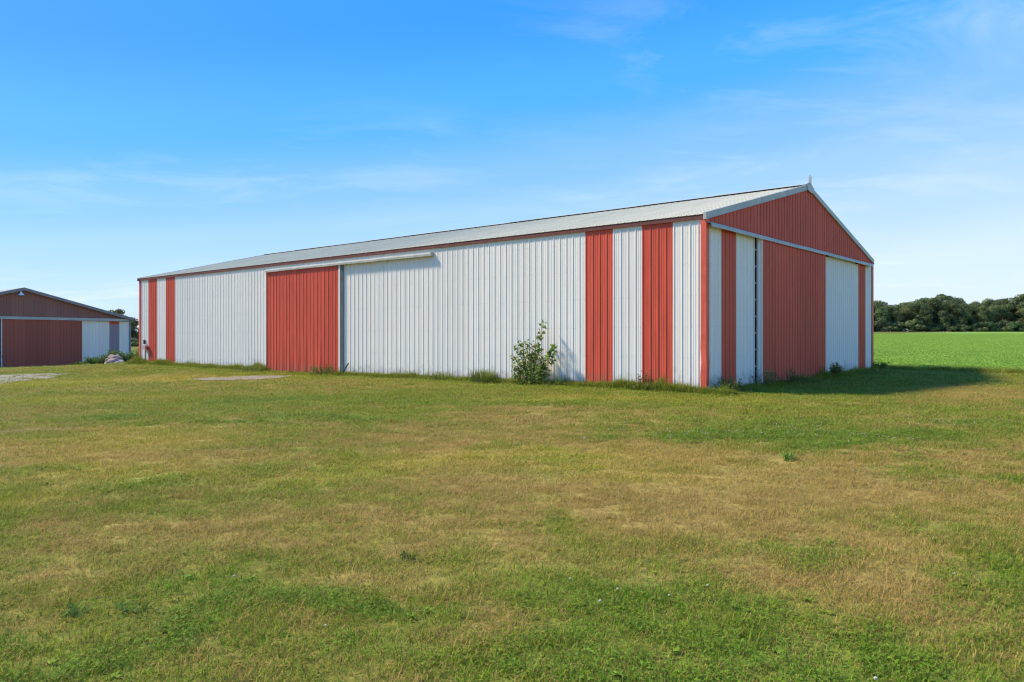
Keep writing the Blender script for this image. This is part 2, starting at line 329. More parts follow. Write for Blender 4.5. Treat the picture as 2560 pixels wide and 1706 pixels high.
def in_building(x, y, m=0):
    s, w_ = barn_sw(x, y); a = (s > m) & (s < L - m) & (w_ > m) & (w_ < W - m)
    dx_, dy_ = x - SX, y - SY; s2 = dx_ * DL.x + dy_ * DL.y; w2 = dx_ * DR.x + dy_ * DR.y
    return a | ((s2 > m) & (s2 < SL - m) & (w2 > m) & (w2 < SW - m))

# ---- ground sheets
def ground_material():
    m = bpy.data.materials.new('turf'); m.use_nodes = True; t = m.node_tree; t.nodes.clear()
    o = N('ShaderNodeOutputMaterial', t); p = N('ShaderNodeBsdfPrincipled', t); p.inputs['Roughness'].default_value = .95; p.inputs['Specular IOR Level'].default_value = .1
    a = N('ShaderNodeAttribute', t, attribute_name='turf'); g = N('ShaderNodeNewGeometry', t)
    def noise_(s, d, st=(1, 1, 1)):
        q = N('ShaderNodeMapping', t); q.inputs['Scale'].default_value = st; t.links.new(g.outputs['Position'], q.inputs[0])
        n = N('ShaderNodeTexNoise', t); n.inputs['Scale'].default_value = s; n.inputs['Detail'].default_value = d; n.inputs['Roughness'].default_value = .7
        t.links.new(q.outputs[0], n.inputs['Vector']); return n.outputs['Fac']
    na = noise_(9, 6); nb = noise_(1.3, 6)
    def rng_(src, a0, a1, b0, b1):
        r = N('ShaderNodeMapRange', t); t.links.new(src, r.inputs['Value'])
        for k, v in zip(('From Min', 'From Max', 'To Min', 'To Max'), (a0, a1, b0, b1)): r.inputs[k].default_value = v
        return r.outputs[0]
    mu = N('ShaderNodeMath', t, operation='MULTIPLY'); t.links.new(rng_(na, .35, .65, .55, 1.25), mu.inputs[0]); t.links.new(rng_(nb, .35, .65, .8, 1.15), mu.inputs[1])
    vm = N('ShaderNodeVectorMath', t, operation='SCALE'); t.links.new(a.outputs['Color'], vm.inputs[0]); t.links.new(mu.outputs[0], vm.inputs['Scale'])
    t.links.new(vm.outputs[0], p.inputs['Base Color'])
    b = N('ShaderNodeBump', t); b.inputs['Strength'].default_value = .8; b.inputs['Distance'].default_value = .03; t.links.new(na, b.inputs['Height']); t.links.new(b.outputs[0], p.inputs['Normal'])
    t.links.new(p.outputs[0], o.inputs[0]); return m
M['turf'] = ground_material()
GREEN1 = np.array((.16, .185, .02)); GREEN2 = np.array((.125, .19, .02)); STRAW = np.array((.37, .265, .08)); YELG = np.array((.33, .30, .032)); SOIL = np.array((.24, .17, .11))
def turf_color(x, y):
    dry, lush, bare, ye = lawn_maps(x, y)
    g = GREEN1 * (1 - lush[:, None]) + GREEN2 * lush[:, None]
    g = g * (1 - ye[:, None] * .55) + YELG * ye[:, None] * .55
    c = g * (1 - dry[:, None]) + STRAW * dry[:, None]
    return c * (1 - bare[:, None]) + SOIL * bare[:, None], dry, lush, bare, ye
def axis(n, ext, k, c):
    t = np.linspace(-1, 1, n); return c + np.sinh(t * k) / math.sinh(k) * ext
gxs = axis(420, 2600, 6.4, 0); gys = axis(420, 2600, 6.4, 14)
GX, GY = np.meshgrid(gxs, gys); fxv, fyv = GX.ravel(), GY.ravel(); GZ = ground(fxv, fyv)
colr, *_ = turf_color(fxv, fyv)
fld = in_field(fxv, fyv)
dist_ = np.hypot(fxv, fyv)
fcol = np.array((.23, .36, .055))[None] * (1 + .5 * (fbm(fxv, fyv * 2.5, 22, 4, 61) - .5))[:, None]
fcol = fcol * (1 - sstep(60, 200, dist_)[:, None] * .35) + np.array((.19, .27, .06)) * (sstep(60, 200, dist_)[:, None] * .35)
far = (dist_ > 60) & ~fld
colr[far] = colr[far] * .4 + np.array((.12, .125, .03)) * .6
colr = np.where(fld[:, None], fcol, colr)
n = 420
idx = (np.arange(n - 1)[:, None] * n + np.arange(n - 1)[None]).ravel()
quads = np.c_[idx, idx + 1, idx + n + 1, idx + n]
cellx = (fxv[quads[:, 0]] + fxv[quads[:, 2]]) / 2; celly = (fyv[quads[:, 0]] + fyv[quads[:, 2]]) / 2
isf = in_field(cellx, celly)
def sheet_obj(name, sel, mat):
    q = quads[sel]; used, inv = np.unique(q, return_inverse=True); q = inv.reshape(-1, 4)
    me = bpy.data.meshes.new(name); me.from_pydata(np.c_[fxv[used], fyv[used], GZ[used]].tolist(), [], q.tolist())
    a = me.attributes.new('turf', 'FLOAT_COLOR', 'POINT'); a.data.foreach_set('color', np.c_[colr[used], np.ones(len(used))].astype(np.float32).ravel())
    me.polygons.foreach_set('use_smooth', [True] * len(me.polygons)); me.materials.append(mat)
    o = bpy.data.objects.new(name, me); C.objects.link(o); o['kind'] = 'structure'; return o
sheet_obj('lawn', ~isf, M['turf']); sheet_obj('field', isf, M['turf'])
def draped(name, fn, cx, cy, ext, step, mat, lift=.006):
    k = int(2 * ext / step); xs = cx - ext + np.arange(k) * step; ys = cy - ext + np.arange(k) * step
    XX, YY = np.meshgrid(xs, ys); x = XX.ravel(); y = YY.ravel(); ok = fn(x + step / 2, y + step / 2).reshape(k, k)[:-1, :-1].ravel()
    i = (np.arange(k - 1)[:, None] * k + np.arange(k - 1)[None]).ravel()[ok]; q = np.c_[i, i + 1, i + k + 1, i + k]
    used, inv = np.unique(q, return_inverse=True); z = ground(x[used], y[used]) + lift + (rng.random(len(used))) * .012
    jx = (rng.random(len(used)) - .5) * step * .5; jy = (rng.random(len(used)) - .5) * step * .5
    o = link_mesh(name, np.c_[x[used] + jx, y[used] + jy, z].tolist(), inv.reshape(-1, 4).tolist(), mat, smooth=True); o['kind'] = 'structure'; return o
M['gravel'] = material('pale_gravel', (.33, .29, .23), .95, var=.3, nscale=5, detail=9, fine=1)
M['dirt'] = material('tan_dirt', (.27, .22, .155), .95, var=.25, nscale=6, detail=9, fine=1)
draped('gravel_driveway', in_gravel, gx - 4, gy, 9, .14, M['gravel'])
draped('dirt_patch', in_dirt, px_, py_, 2.6, .08, M['dirt'], lift=.02)

# ------------------------------------------------------------------ ribbed steel sheets
def rib_profile(width, major=.2286):
    """(u, height) over a sheet: a trapezoid rib every 9 inches with two low stiffeners between"""
    pr = []
    k = int(round(width / major)) if width > major * .9 else 1
    x = 0
    while x < width - .02:
        pr += [(x, 0), (x + .016, 0), (x + .026, .016), (x + .042, .016), (x + .052, 0)]
        for c in (.112, .170):
            pr += [(x + c - .012, 0), (x + c - .005, .0045), (x + c + .005, .0045), (x + c + .012, 0)]
        x += major
    pr = [(u, h) for u, h in pr if u < width - .001] + [(width, 0)]
    return pr
GIRTS = (.81, 1.6, 2.4, 3.2, 4.0)
def wall_sheet(name, width, zb, zt, mats, parent, loc, rotz, screws=True, girts=GIRTS, wob=0, seed=0, dent=0):
    """zb, zt may be functions of u; outward is local -Y"""
    rd = random.Random(seed)
    fb = zb if callable(zb) else (lambda u: zb); ft = zt if callable(zt) else (lambda u: zt)
    pr = rib_profile(width); rows = 6 if dent else 2
    vs = []; 
    for j in range(rows):
        t = j / (rows - 1)
        ph = rd.uniform(0, 6); am = rd.uniform(-wob, wob)
        for u, h in pr:
            dz = 0
            if dent and j < 2: dz = dent * (1 - j * .6) * math.sin(u * 13 + seed) 
            vs.append((u, -h - am * math.sin(u / width * math.pi) - dz, fb(u) * (1 - t) + ft(u) * t))
    n_ = len(pr)
    fs = [(j * n_ + i, j * n_ + i + 1, (j + 1) * n_ + i + 1, (j + 1) * n_ + i) for j in range(rows - 1) for i in range(n_ - 1)]
    mi = [0] * len(fs)
    if screws:
        u = 0
        while u < width - .1:
            for g_ in girts:
                for c in (.082, .2):
                    if u + c > width - .02 or rd.random() < .3: continue
                    if g_ < fb(u + c) + .05 or g_ > ft(u + c) - .05: continue
                    b = len(vs); r = .0062; z = g_ + rd.uniform(-.012, .012); xx = u + c + rd.uniform(-.006, .006)
                    for k in range(6): vs.append((xx + r * math.cos(k * 1.047), -.007, z + r * math.sin(k * 1.047)))
                    vs.append((xx, -.013, z))
                    for k in range(6): fs.append((b + (k + 1) % 6, b + k, b + 6)); mi.append(1)
            u += .2286
    return link_mesh(name, vs, fs, mats, parent, loc, rotz, mi=mi)

# ------------------------------------------------------------------ the big barn
barn = empty('pole_barn', 'long white steel pole barn with red stripes, red sliding doors and pale metal roof', 'barn', (BX, BY, 0), TH)
EAVE, RIDGE, PITCH = 4.43, 6.27, (6.27 - 4.43) / (14.63 / 2 + .06)
WT = 4.36                                              # wall sheet top
def roof_z(x): return EAVE + (min(x, W - x) + .06) * PITCH
# long wall: sheets numbered from the near corner; door covers 16.05 .. 21.33 sheets
proto = [wall_sheet('wall_panel', P, 0.0, WT, [M['white'], M['rust']], barn, (0, (k + 1) * P, 0), -math.pi / 2, seed=k) for k in (4, 5, 6)]
redp = [wall_sheet('wall_panel', P, 0.0, WT, [M['red'], M['red']], barn, (0, (k + 1) * P, 0), -math.pi / 2, seed=k + 20) for k in (1, 3)]
redset = {1, 3, 30 + .0, 32}
for k in range(34):
    if k in (4, 5, 6, 1, 3): continue
    col = 'red' if k in (1, 3, 30, 32) else 'white'
    src = (redp[k % 2] if col == 'red' else proto[(k * 7) % 3])
    o = reuse(src, 'wall_panel', barn, (0, (k + 1) * P + (.0), 0), -math.pi / 2)
    if col == 'red': o['label'] = 'red striped wall sheet'
for o in redp: o['label'] = 'red striped wall sheet'
# back wall
for k in range(34):
    src = redp[0] if k in (1, 3, 30, 32) else proto[k % 3]
    reuse(src, 'wall_panel', barn, (W, k * P, 0), math.pi / 2)
# gable ends: lower striped sheets and the upper red field
GT = 4.22
gcol = {1: 'red', 14: 'red'}
for end in (0, 1):
    for k in range(16):
        if end == 0:
            loc = (k * P, 0, 0); rz = 0
        else:
            loc = (W - k * P, L, 0); rz = math.pi
        c = 'red' if k in (1, 14) else 'white'
        wd = P
        if end == 0 and k == 3: wd = .24                  # stops at the door slot
        mats = [M[c], M['rust'] if c == 'white' else M['red']]
        wall_sheet('wall_panel', wd, 0.0, GT, mats, barn, loc, rz, seed=100 + k + 40 * end, screws=(end == 0 and k < 4))
        f0 = loc[0]; sg = 1 if end == 0 else -1
        off = .0 
        wall_sheet('gable_panel', P, GT - .03, (lambda u, f0=f0, sg=sg: roof_z(f0 + sg * u) - .03), [M['red'], M['red']], barn, (loc[0], loc[1] - sg * .006, 0), rz, screws=False, seed=k, wob=0)
# slot beside the gable door: near-black backing board stands in for the shade within, post beside
b = MB(); b.box(3.24 * P + .0, 3.85 * P, .05, .07, .0, GT); b.build('opening_shade', M['dark'], barn)
b = MB(); b.box(3.50 * P, 3.66 * P, -.055, .0, -.03, GT - .02); b.build('door_jamb', M['white'], barn)
b = MB(); b.box(3.30 * P, 3.47 * P, -.012, .012, 0, .035); br0 = b.build('door_bracket', M['galv'], barn, (0, 0, .5))
for z in np.arange(.97, 4, .47): reuse(br0, 'door_bracket', barn, (0, 0, float(z)))
b = MB(); b.box(3.268 * P, 3.29 * P, -.03, .02, 0, GT - .02); b.build('door_jamb', M['white'], barn)
# skirt boards and red base trim
b = MB(); b.box(-.004, .03, .0, L, -.45, .004); b.build('skirt_board', M['skirt'], barn)
b = MB(); b.box(0.031, W - .031, -.006, .03, -.45, .004); b.build('skirt_board', M['skirt'], barn)
b = MB(); b.box(W - .03, W + .004, 0, L, -.45, .004); b.build('skirt_board', M['skirt'], barn)
b = MB(); b.box(.031, W - .031, L - .03, L + .006, -.45, .004); b.build('skirt_board', M['skirt'], barn)
# corner trims: folded red steel, the near one dented low down
def corner_trim(cx, cy, sx, sy, dent, mat):
    """L-section round a corner; sx, sy point into the building"""
    rows = 26; a = MB(); o_ = .042
    pts = [(-o_ * sx, sy * .11), (-o_ * sx, -o_ * sy), (sx * .13, -o_ * sy)]
    vs = []
    for j in range(rows):
        z = -.03 + j * (WT + .03) / (rows - 1); q = dent * max(0, 1 - abs(z - .75) / .75)
        wv = q * math.sin(z * 7) * .02; w2 = q * (math.cos(z * 5 + 1) - .6) * .014
        for i, (x, y) in enumerate(pts):
            vs.append((cx + x + (w2 if i != 2 else wv * 1.2) * 1.0, cy + y + (wv if i != 1 else w2), z))
        vs.append((cx + sx * .13 + wv * 1.2, cy, z)); vs.append((cx, cy + sy * .11 + wv, z))
    n_ = 5; order = [4, 0, 1, 2, 3]
    fs = [(j * n_ + order[i], j * n_ + order[i + 1], (j + 1) * n_ + order[i + 1], (j + 1) * n_ + order[i]) for j in range(rows - 1) for i in range(4)]
    a.add(vs, fs); return a.build('corner_trim', mat, barn)
tag(corner_trim(0, 0, 1, 1, 1.0, M['trim_red']), 'dented red corner trim')
corner_trim(0, L, 1, -1, 0, M['trim_red']); corner_trim(W, 0, -1, 1, 0, M['trim_red']); corner_trim(W, L, -1, -1, 0, M['trim_red'])
# roof sheets
def roof_sheet(side, mat, name='roof_panel', width=P, run=W / 2, ez=EAVE, rz_=RIDGE, par=None, y0=0):
    pr = [(u, h * .7) for u, h in rib_profile(width)]; vs = []
    ov = .07
    for j in range(2):
        for u, h in pr:
            x = -ov if j == 0 else run - .01
            z = (ez if j == 0 else rz_)
            vs.append(((x if side < 0 else 2 * run - x), u, z + h))
    for u, h in pr:                                       # sheet edge at the eave has its own thickness
        vs.append(((-ov if side < 0 else 2 * run + ov), u, ez + h - .012))
    n_ = len(pr)
    fs = [(i, i + 1, n_ + i + 1, n_ + i) for i in range(n_ - 1)] + [(2 * n_ + i, 2 * n_ + i + 1, i + 1, i) for i in range(n_ - 1)]
    if side < 0: fs = [f[::-1] for f in fs]
    return link_mesh(name, vs, fs, mat, par, (0, y0, 0))
for side in (-1, 1):
    s0 = roof_sheet(side, M['roof'], par=barn)
    for k in range(1, 34): reuse(s0, 'roof_panel', barn, (0, k * P, 0))
# fascia boards under the eaves
for x0, x1 in ((-.055, -.035), (W + .035, W + .055)):
    b = MB(); b.box(x0, x1, -.02, L + .02, EAVE - .125, EAVE - .014); b.build('fascia_board', M['fascia'], barn)
b = MB(); b.box(-.034, -.001, 0, L, EAVE - .11, EAVE - .09); b.build('soffit', M['fascia'], barn)
b = MB(); b.box(-.11, .02, L + .0, L + .09, EAVE - .14, EAVE - .0); b.build('fascia_end', M['fascia'], barn)
# rake trims
def rake(y0, y1, sx):
    a = MB(); x0, x1 = (-.075, W / 2) if sx > 0 else (W + .075, W / 2)
    d = .155
    for (t0, t1, ya, yb) in ((.028, -d + .028, y0, y1), (-d + .028, -d + .008, y0 - (.012 if y1 > y0 else -.012), y1)):
        z0, z1 = EAVE, RIDGE + .005
        vs = [(x0, ya, z0 + t0), (x1, ya, z1 + t0), (x1, ya, z1 + t1), (x0, ya, z0 + t1), (x0, yb, z0 + t0), (x1, yb, z1 + t0), (x1, yb, z1 + t1), (x0, yb, z0 + t1)]
        a.add(vs, [(0, 1, 2, 3), (7, 6, 5, 4), (0, 4, 5, 1), (1, 5, 6, 2), (2, 6, 7, 3), (3, 7, 4, 0)])
    return a.build('rake_trim', M['galv'], barn)
for sx in (1, -1): rake(-.055, .03, sx); rake(L + .055, L - .03, sx)
# ridge caps, ten foot pieces lapped over each other, with dark closures below
slope = Vector((W / 2, 0, RIDGE - EAVE)).normalized()
cap0 = None
nseg = 10; sl = L / nseg
for k in range(nseg):
    if cap0 is None:
        a = MB(); wd = .24; t = .006; lift = .052
        pts = [(-wd, -wd * PITCH), (0, 0), (wd, -wd * PITCH)]
        vs = [(W / 2 + x, y, RIDGE + z + lift + h + (.004 if y > 1 else 0)) for h in (0, t) for y in (-.03, sl + .04) for x, z in pts]
        a.add(vs, [(0, 1, 4, 3), (1, 2, 5, 4), (9, 10, 7, 6), (10, 11, 8, 7), (0, 3, 9, 6), (2, 8, 11, 5), (0, 6, 7, 1), (1, 7, 8, 2), (3, 4, 10, 9), (4, 5, 11, 10)])
        cap0 = a.build('ridge_cap', M['galv'], barn)
    else: reuse(cap0, 'ridge_cap', barn, (0, k * sl, random.uniform(-.006, .006)))
a = MB()
for k in range(34 * 4):
    y = k * .2286
    for sx in (-1, 1):
        x = W / 2 + sx * .205; z = RIDGE - .205 * PITCH
        if random.random() < .8: a.box(x - .02, x + .02, y + .06, y + .2286 + .01, z + .002, z + random.uniform(.03, .05))
tag(a.build('ridge_closure', M['dark'], barn), kind='stuff')
# bent plate and two straps at the near peak
a = MB()
vs = []
for y in (-.075, -.064):
    vs += [(W / 2 - .22, y, RIDGE + .03), (W / 2 - .03, y, RIDGE + .09), (W / 2 + .10, y, RIDGE + .07), (W / 2 + .42, y, RIDGE - .06), (W / 2 + .50, y, RIDGE - .24), (W / 2 + .02, y, RIDGE - .215), (W / 2 - .20, y, RIDGE - .16)]
a.add(vs, [tuple(range(7)), tuple(range(13, 6, -1))] + [(i, i + 7, (i + 1) % 7 + 7, (i + 1) % 7) for i in range(7)])
a.build('peak_plate', M['galv'], barn)
for dx0, hgt in ((-.02, .33), (.085, .29)):
    a = MB(); a.box(W / 2 + dx0, W / 2 + dx0 + .035, -.085, -.04, RIDGE + .02, RIDGE + hgt, jig=.004); a.build('upright_strap', M['galv'], barn)

# track hoods
def hood(name, fn, n_, par, mat, prof=((0, .13), (.06, .135), (.12, .115), (.155, .07), (.16, .0), (.15, .0), (.145, .065), (.115, .10), (0, .115))):
    a = MB()
    class Q:
        def __call__(s, u, v, i): return fn(u, v, i)
    q = Q(); q.n = n_; a.sweep(prof, q); return a.build(name, mat, par)
hL = [10.67 * P + i * (21.36 - 10.67) * P / 12 for i in range(13)]
wobL = [random.uniform(-.006, .006) for _ in hL]
hood('track_hood', lambda u, v, i: (-u - .0, hL[i], 4.055 + v + wobL[i]), 13, barn, M['hood'])
b = MB(); b.box(-.16, -.02, 10.64 * P, 10.67 * P - .001, 4.045, 4.185); b.build('track_end_cap', M['galv'], barn)
hG = [.03 * P + i * 15.5 * P / 16 for i in range(17)]
wobG = [random.uniform(-.006, .006) for _ in hG]
hood('track_hood', lambda u, v, i: (hG[i], -u, 4.10 + v + wobG[i] + i * .002), 17, barn, M['galv'])
for x in (5.2, 9.1, 12.4):                               # steel brackets carrying the hood
    b = MB(); b.box(x, x + .03, -.12, -.002, 4.115, 4.20); b.build('track_bracket', M['iron'], barn)
b = MB(); b.box(10.8 * P, 21.2 * P, 0, .001, 0, .001)
# long wall sliding door (thing > door > panel, trim)
def sliding_door(x0, x1, zb, zt, along, off, dents=(0, 0, 0), seed=0):
    """along='y': door on the long wall, 'x': on the gable"""
    n_ = int(math.floor((x1 - x0) / P)); rz = -math.pi / 2 if along == 'y' else 0
    core = MB()
    if along == 'y': core.box(-off + .012, -.025, x0 + .01, x1 - .01, zb + .02, zt)
    else: core.box(x0 + .01, x1 - .01, -off + .012, -.025, zb + .02, zt)
    door = core.build('sliding_door', M['red'], barn)
    tag(door, 'red ribbed sliding door on the ' + ('long wall' if along == 'y' else 'gable end'))
    edges = [x0 + .03 + i * P for i in range(n_ + 1)]
    last = x1 - .03
    spans = [(edges[i], edges[i + 1]) for i in range(n_) if edges[i + 1] <= last + .001]
    if last - spans[-1][1] > .1: spans.append((spans[-1][1], last))
    for i, (a0, a1) in enumerate(spans):
        if along == 'y': loc = (-off, a1, 0)
        else: loc = (a0, -off, 0)
        wall_sheet('door_panel', a1 - a0, zb, zt, [M['red'], M['red']], door, loc, rz, seed=seed + i, screws=False, wob=.003, dent=dents[i % len(dents)])
    return door
d1 = sliding_door(16.05 * P, 21.34 * P, -.02, 4.09, 'y', .085, dents=(.004, .012, .02, .016), seed=300)
b = MB(); b.box(-.105, -.02, 16.0 * P, 16.08 * P, -.02, 4.08); tag(b.build('door_edge_trim', M['white'], d1), 'white edge trim')
b = MB(); b.box(-.07, -.021, 15.87 * P, 15.985 * P, -.02, 4.06); b.build('door_jamb', material('dull_jamb', (.16, .18, .17), .6), barn)
b = MB(); b.box(-.10, -.02, 21.345 * P, 21.365 * P, -.0, 4.09); tag(b.build('door_edge_trim', M['white'], d1), 'white edge trim')
b = MB(); b.box(-.1, -.004, 16.2 * P, 21.2 * P, -.10, -.03); tag(b.build('door_sill', M['concrete'], barn), 'pale rubble sill')
d2 = sliding_door(3.66 * P, 9.64 * P, -.10, 4.15, 'x', .10, dents=(.004, .008), seed=340)
b = MB(); b.box(3.60 * P, 3.655 * P, -.12, -.04, -.08, 4.14); tag(b.build('door_edge_trim', M['white'], d2), 'white edge trim')

# wall fittings near the far corner
box = empty('utility_box', 'small pale utility box with a pipe on the wall near the far left corner', 'utility box',
            tuple(Vector((BX, BY, 0)) + DL * (33.15 * P) + DR * (-.06)), TH)
b = MB(); b.box(-.10, .03, -.13, .13, .80, 1.02, jig=.006); b.build('box_body', M['pinkbox'], box)
b = MB(); b.tube([(-.03, .0, -.1), (-.03, .0, .8)], .02); b.build('pipe', M['fascia'], box)
b = MB(); b.box(-.12, .0, -.33, -.13, .86, .96); b.tube([(-.05, -.28, .86), (-.09, -.28, .76), (-.09, -.26, .68)], .018); b.build('spout', M['fascia'], box)
b = MB(); b.tube([(-.05, .14, .93), (-.05, .34, .93)], .012); b.build('conduit', M['iron'], box)
b = MB(); b.box(-.05, .03, .11, .20, 1.08, 1.30); b.build('meter_box', M['iron'], box)

# ------------------------------------------------------------------ the other barn
shed = empty('machine_shed', 'smaller maroon and white metal shed at the left edge with low gabled roof', 'shed', (SX, SY, SZ), TH)
SE, SR = 4.0, 6.10; SP = (SR - SE) / (SW / 2)
def sroof(x): return SE + min(x, SW - x) * SP
sp = .8
cols = []
nS = 20
for k in range(nS):
    x0 = k * sp
    mid = x0 + sp / 2
    if mid < 12.3: c = 'maroon'
    elif mid < 14.5: c = 'white'
    elif mid < 15.3: c = 'purple'
    else: c = 'white'
    zt = 3.74
    if x0 >= 6.0 and x0 + sp <= 12.05: continue            # behind the sliding door
    if c == 'purple':
        wall_sheet('wall_panel', sp, 0, zt - .28, [M[c], M[c]], shed, (x0, 0, 0), 0, screws=False, seed=k)
        wall_sheet('wall_panel', sp, zt - .28, zt, [M['red'], M['red']], shed, (x0, -.001, 0), 0, screws=False, seed=k)
    else:
        wall_sheet('wall_panel', sp, 0, zt, [M[c], M['rust'] if c == 'white' else M[c]], shed, (x0, 0, 0), 0, screws=(c == 'white'), girts=(.9, 1.7, 2.6), seed=k)
for k in range(nS):
    x0 = k * sp
    wall_sheet('gable_panel', sp, 3.7, (lambda u, x0=x0: sroof(x0 + u) - .02), [M['browned'], M['browned']], shed, (x0, -.008, 0), 0, screws=False, seed=k, wob=0)
c0 = MB(); c0.box(6.55, 12.22, -.10, -.03, .05, 3.74); sdoor = c0.build('sliding_door', M['maroon'], shed)
for k in range(7):
    wd = 5.64 / 7
    wall_sheet('door_panel', wd, .05, 3.72, [M['maroon'], M['maroon']], sdoor, (6.57 + k * wd, -.103, 0), 0, screws=False, seed=k)
b = MB(); b.box(6.48, 6.545, -.12, -.02, .05, 3.72); b.box(12.225, 12.28, -.12, -.02, .05, 3.72); tag(b.build('door_edge_trim', M['white'], sdoor), 'white edge trim')
b = MB(); b.box(6.5, 12.2, -.11, -.02, -.02, .045); b.build('bottom_rail', M['skirt'], sdoor)
b = MB(); b.box(0, SW - .07, -.18, -.02, 3.72, 3.93); b.build('track_hood', M['galv'], shed)
b = MB(); b.box(0, SW, -.003, .05, -.4, .03); b.build('skirt_board', M['skirt'], shed)
b = MB(); b.box(SW - .005, SW + .16, -.04, .14, -.1, SE - .05); b.build('corner_trim', material('grey_corner_trim', (.22, .26, .29), .6), shed)
b = MB(); b.box(SW, SW + .04, .14, SL, -.3, SE - .02); b.build('side_wall', M['white'], shed)
b = MB(); b.box(-.04, 0, 0, SL, -.3, SE - .02); b.build('side_wall', M['white'], shed)
b = MB(); b.add([(0, SL, -.3), (SW, SL, -.3), (SW, SL, SE), (SW / 2, SL, SR), (0, SL, SE)], [(0, 1, 2, 3, 4)]); b.build('back_wall', M['browned'], shed)
for sx in (0, 1):
    b = MB(); xa = -.25 if sx == 0 else SW + .25; za = SE - .25 * SP
    vs = [(xa, -.25, za), (SW / 2, -.25, SR), (SW / 2, SL + .2, SR), (xa, SL + .2, za)]
    vs = vs + [(x, y, z + .09) for x, y, z in vs]
    b.add(vs, [(3, 2, 1, 0), (4, 5, 6, 7), (0, 1, 5, 4), (1, 2, 6, 5), (2, 3, 7, 6), (3, 0, 4, 7)]); b.build('roof', M['shedroof'], shed)
    b = MB(); vs = [(xa, -.28, za - .15), (SW / 2, -.28, SR - .15), (SW / 2, -.28, SR + .04), (xa, -.28, za + .04)]; vs += [(x, -.251, z) for x, y, z in vs]
    b.add(vs, [(0, 1, 2, 3), (7, 6, 5, 4), (0, 4, 5, 1), (1, 5, 6, 2), (2, 6, 7, 3), (3, 7, 4, 0)]); b.build('rake_trim', material('weathered_rake', (.30, .25, .25), .7), shed)
# lamp under the peak
lx = 7.75
lamp = empty('barn_lamp', 'small white dome lamp under the peak of the maroon shed', 'lamp', tuple(Vector((SX, SY, SZ)) + DR * lx - DL * .28 + Vector((0, 0, SR - .45))), TH)
b = MB(); b.tube([(0, .2, .22), (0, -.05, .22), (0, -.09, .12)], .03); b.build('lamp_arm', M['lamp'], lamp)
b = MB(); b.tube([(0, -.09, .15), (0, -.09, .08), (0, -.09, .0), (0, -.09, -.08)], [.06, .08, .16, .22], n=12); b.build('lamp_shade', M['lamp'], lamp)
# leaning pole
qx, qy, qz = at(17, 922)
pole = MB(); pole.tube([(0, 0, -.1), (-.25, .05, .45), (-.42, .1, .95)], .035, n=7)
tag(pole.build('wooden_pole', M['wood'], None, (qx, qy, qz)), 'thin pale pole leaning at the left end of the maroon shed door', 'pole')
# short dark bar leaning beside the big barn's door
q = Vector((BX, BY, 0)) + DL * (15.75 * P) - DR * .22
bar = MB(); bar.tube([(0, 0, -.2), (.10, -.04, .12), (.30, -.10, .42)], .022, n=7)
tag(bar.build('iron_bar', M['iron'], None, (q.x, q.y, 0)), 'short dark iron bar leaning in the grass beside the red long-wall door', 'iron bar')

# ------------------------------------------------------------------ plants
def leaf_quad(mb, p, size, d, up, a, kind='heart', wr=.8):
    d = d.normalized(); s = d.cross(up)
    if s.length < 1e-3: s = Vector((1, 0, 0))
    s.normalize(); nrm = s.cross(d)
    if kind == 'heart':
        vs = [p, p + d * size * .25 + s * size * .5 * wr, p + d * size + nrm * (-size * .12), p + d * size * .25 - s * size * .5 * wr, p + d * size * .4 + nrm * size * .07]
        mb.add(vs, [(0, 1, 4), (1, 2, 4), (2, 3, 4), (3, 0, 4)], a)
    else:
        vs = [p, p + d * size * .45 + s * size * .5 * wr * .35, p + d * size - Vector((0, 0, size * .15)), p + d * size * .45 - s * size * .5 * wr * .35]
        mb.add(vs, [(0, 1, 2, 3)], a)
def rv(r, a=1): return Vector((r.uniform(-a, a), r.uniform(-a, a), r.uniform(-a, a)))
def blade(mb, p, h, w_, lean, az, a):
    d = Vector((math.cos(az), math.sin(az), 0)); s = Vector((-d.y, d.x, 0)) * w_ * .5
    p1 = p + d * (lean * h * .35) + Vector((0, 0, h * .6)); p2 = p + d * (lean * h) + Vector((0, 0, h * (1 - .45 * lean)))
    mb.add([p - s, p + s, p1 + s * .75, p1 - s * .75, p2], [(0, 1, 2, 3), (3, 2, 4)], a)

# sapling at the wall
bp = Vector((BX, BY, 0)) + DL * 5.35 - DR * .36; bz = gz(bp.x, bp.y)
sap = empty('cottonwood_sapling', 'young leafy sapling with one tall leaning shoot growing against the long white wall', 'sapling', (bp.x, bp.y, bz))
rd = random.Random(5); st = MB(); lf = MB()
shoots = [((0, 0, 0), (.05, -.04, .6), (.17, -.12, 1.15), (.38, -.30, 1.84))]
for t in ((-.42, 1.18), (-.28, 1.28), (-.1, 1.32), (.08, 1.25), (.28, 1.15), (.70, 1.13), (-.52, .88), (-.5, .6), (.42, .85), (.45, .6), (-.2, 1.0), (.0, .95), (.2, 1.0), (.5, .4), (-.46, .35), (-.3, .7), (.3, .55), (.66, .85)):
    yy = rd.uniform(-.22, .10) - t[0] * .80
    shoots.append(((rd.uniform(-.06, .06), rd.uniform(-.05, .05), 0), (t[0] * .45, yy * .5, t[1] * .5), (t[0] * .8, yy * .85, t[1] * .82), (t[0], yy, t[1])))
for si, sh in enumerate(shoots):
    st.tube(sh, [.014, .010, .007, .003], n=5)
    big = si == 0 or si == 6
    for k in range(90 if si == 0 else 70 if big else 54):
        t = rd.uniform(.22, 1) * 3; i = min(int(t), 2); p = Vector(sh[i]).lerp(Vector(sh[i + 1]), t - i)
        d = rv(rd) + Vector((0, 0, -.15)); size = rd.uniform(.10, .15) if big and t > 1.2 else rd.uniform(.06, .11)
        leaf_quad(lf, p + d * .05, size, d, rv(rd) + Vector((0, 0, .8)), rd.random())
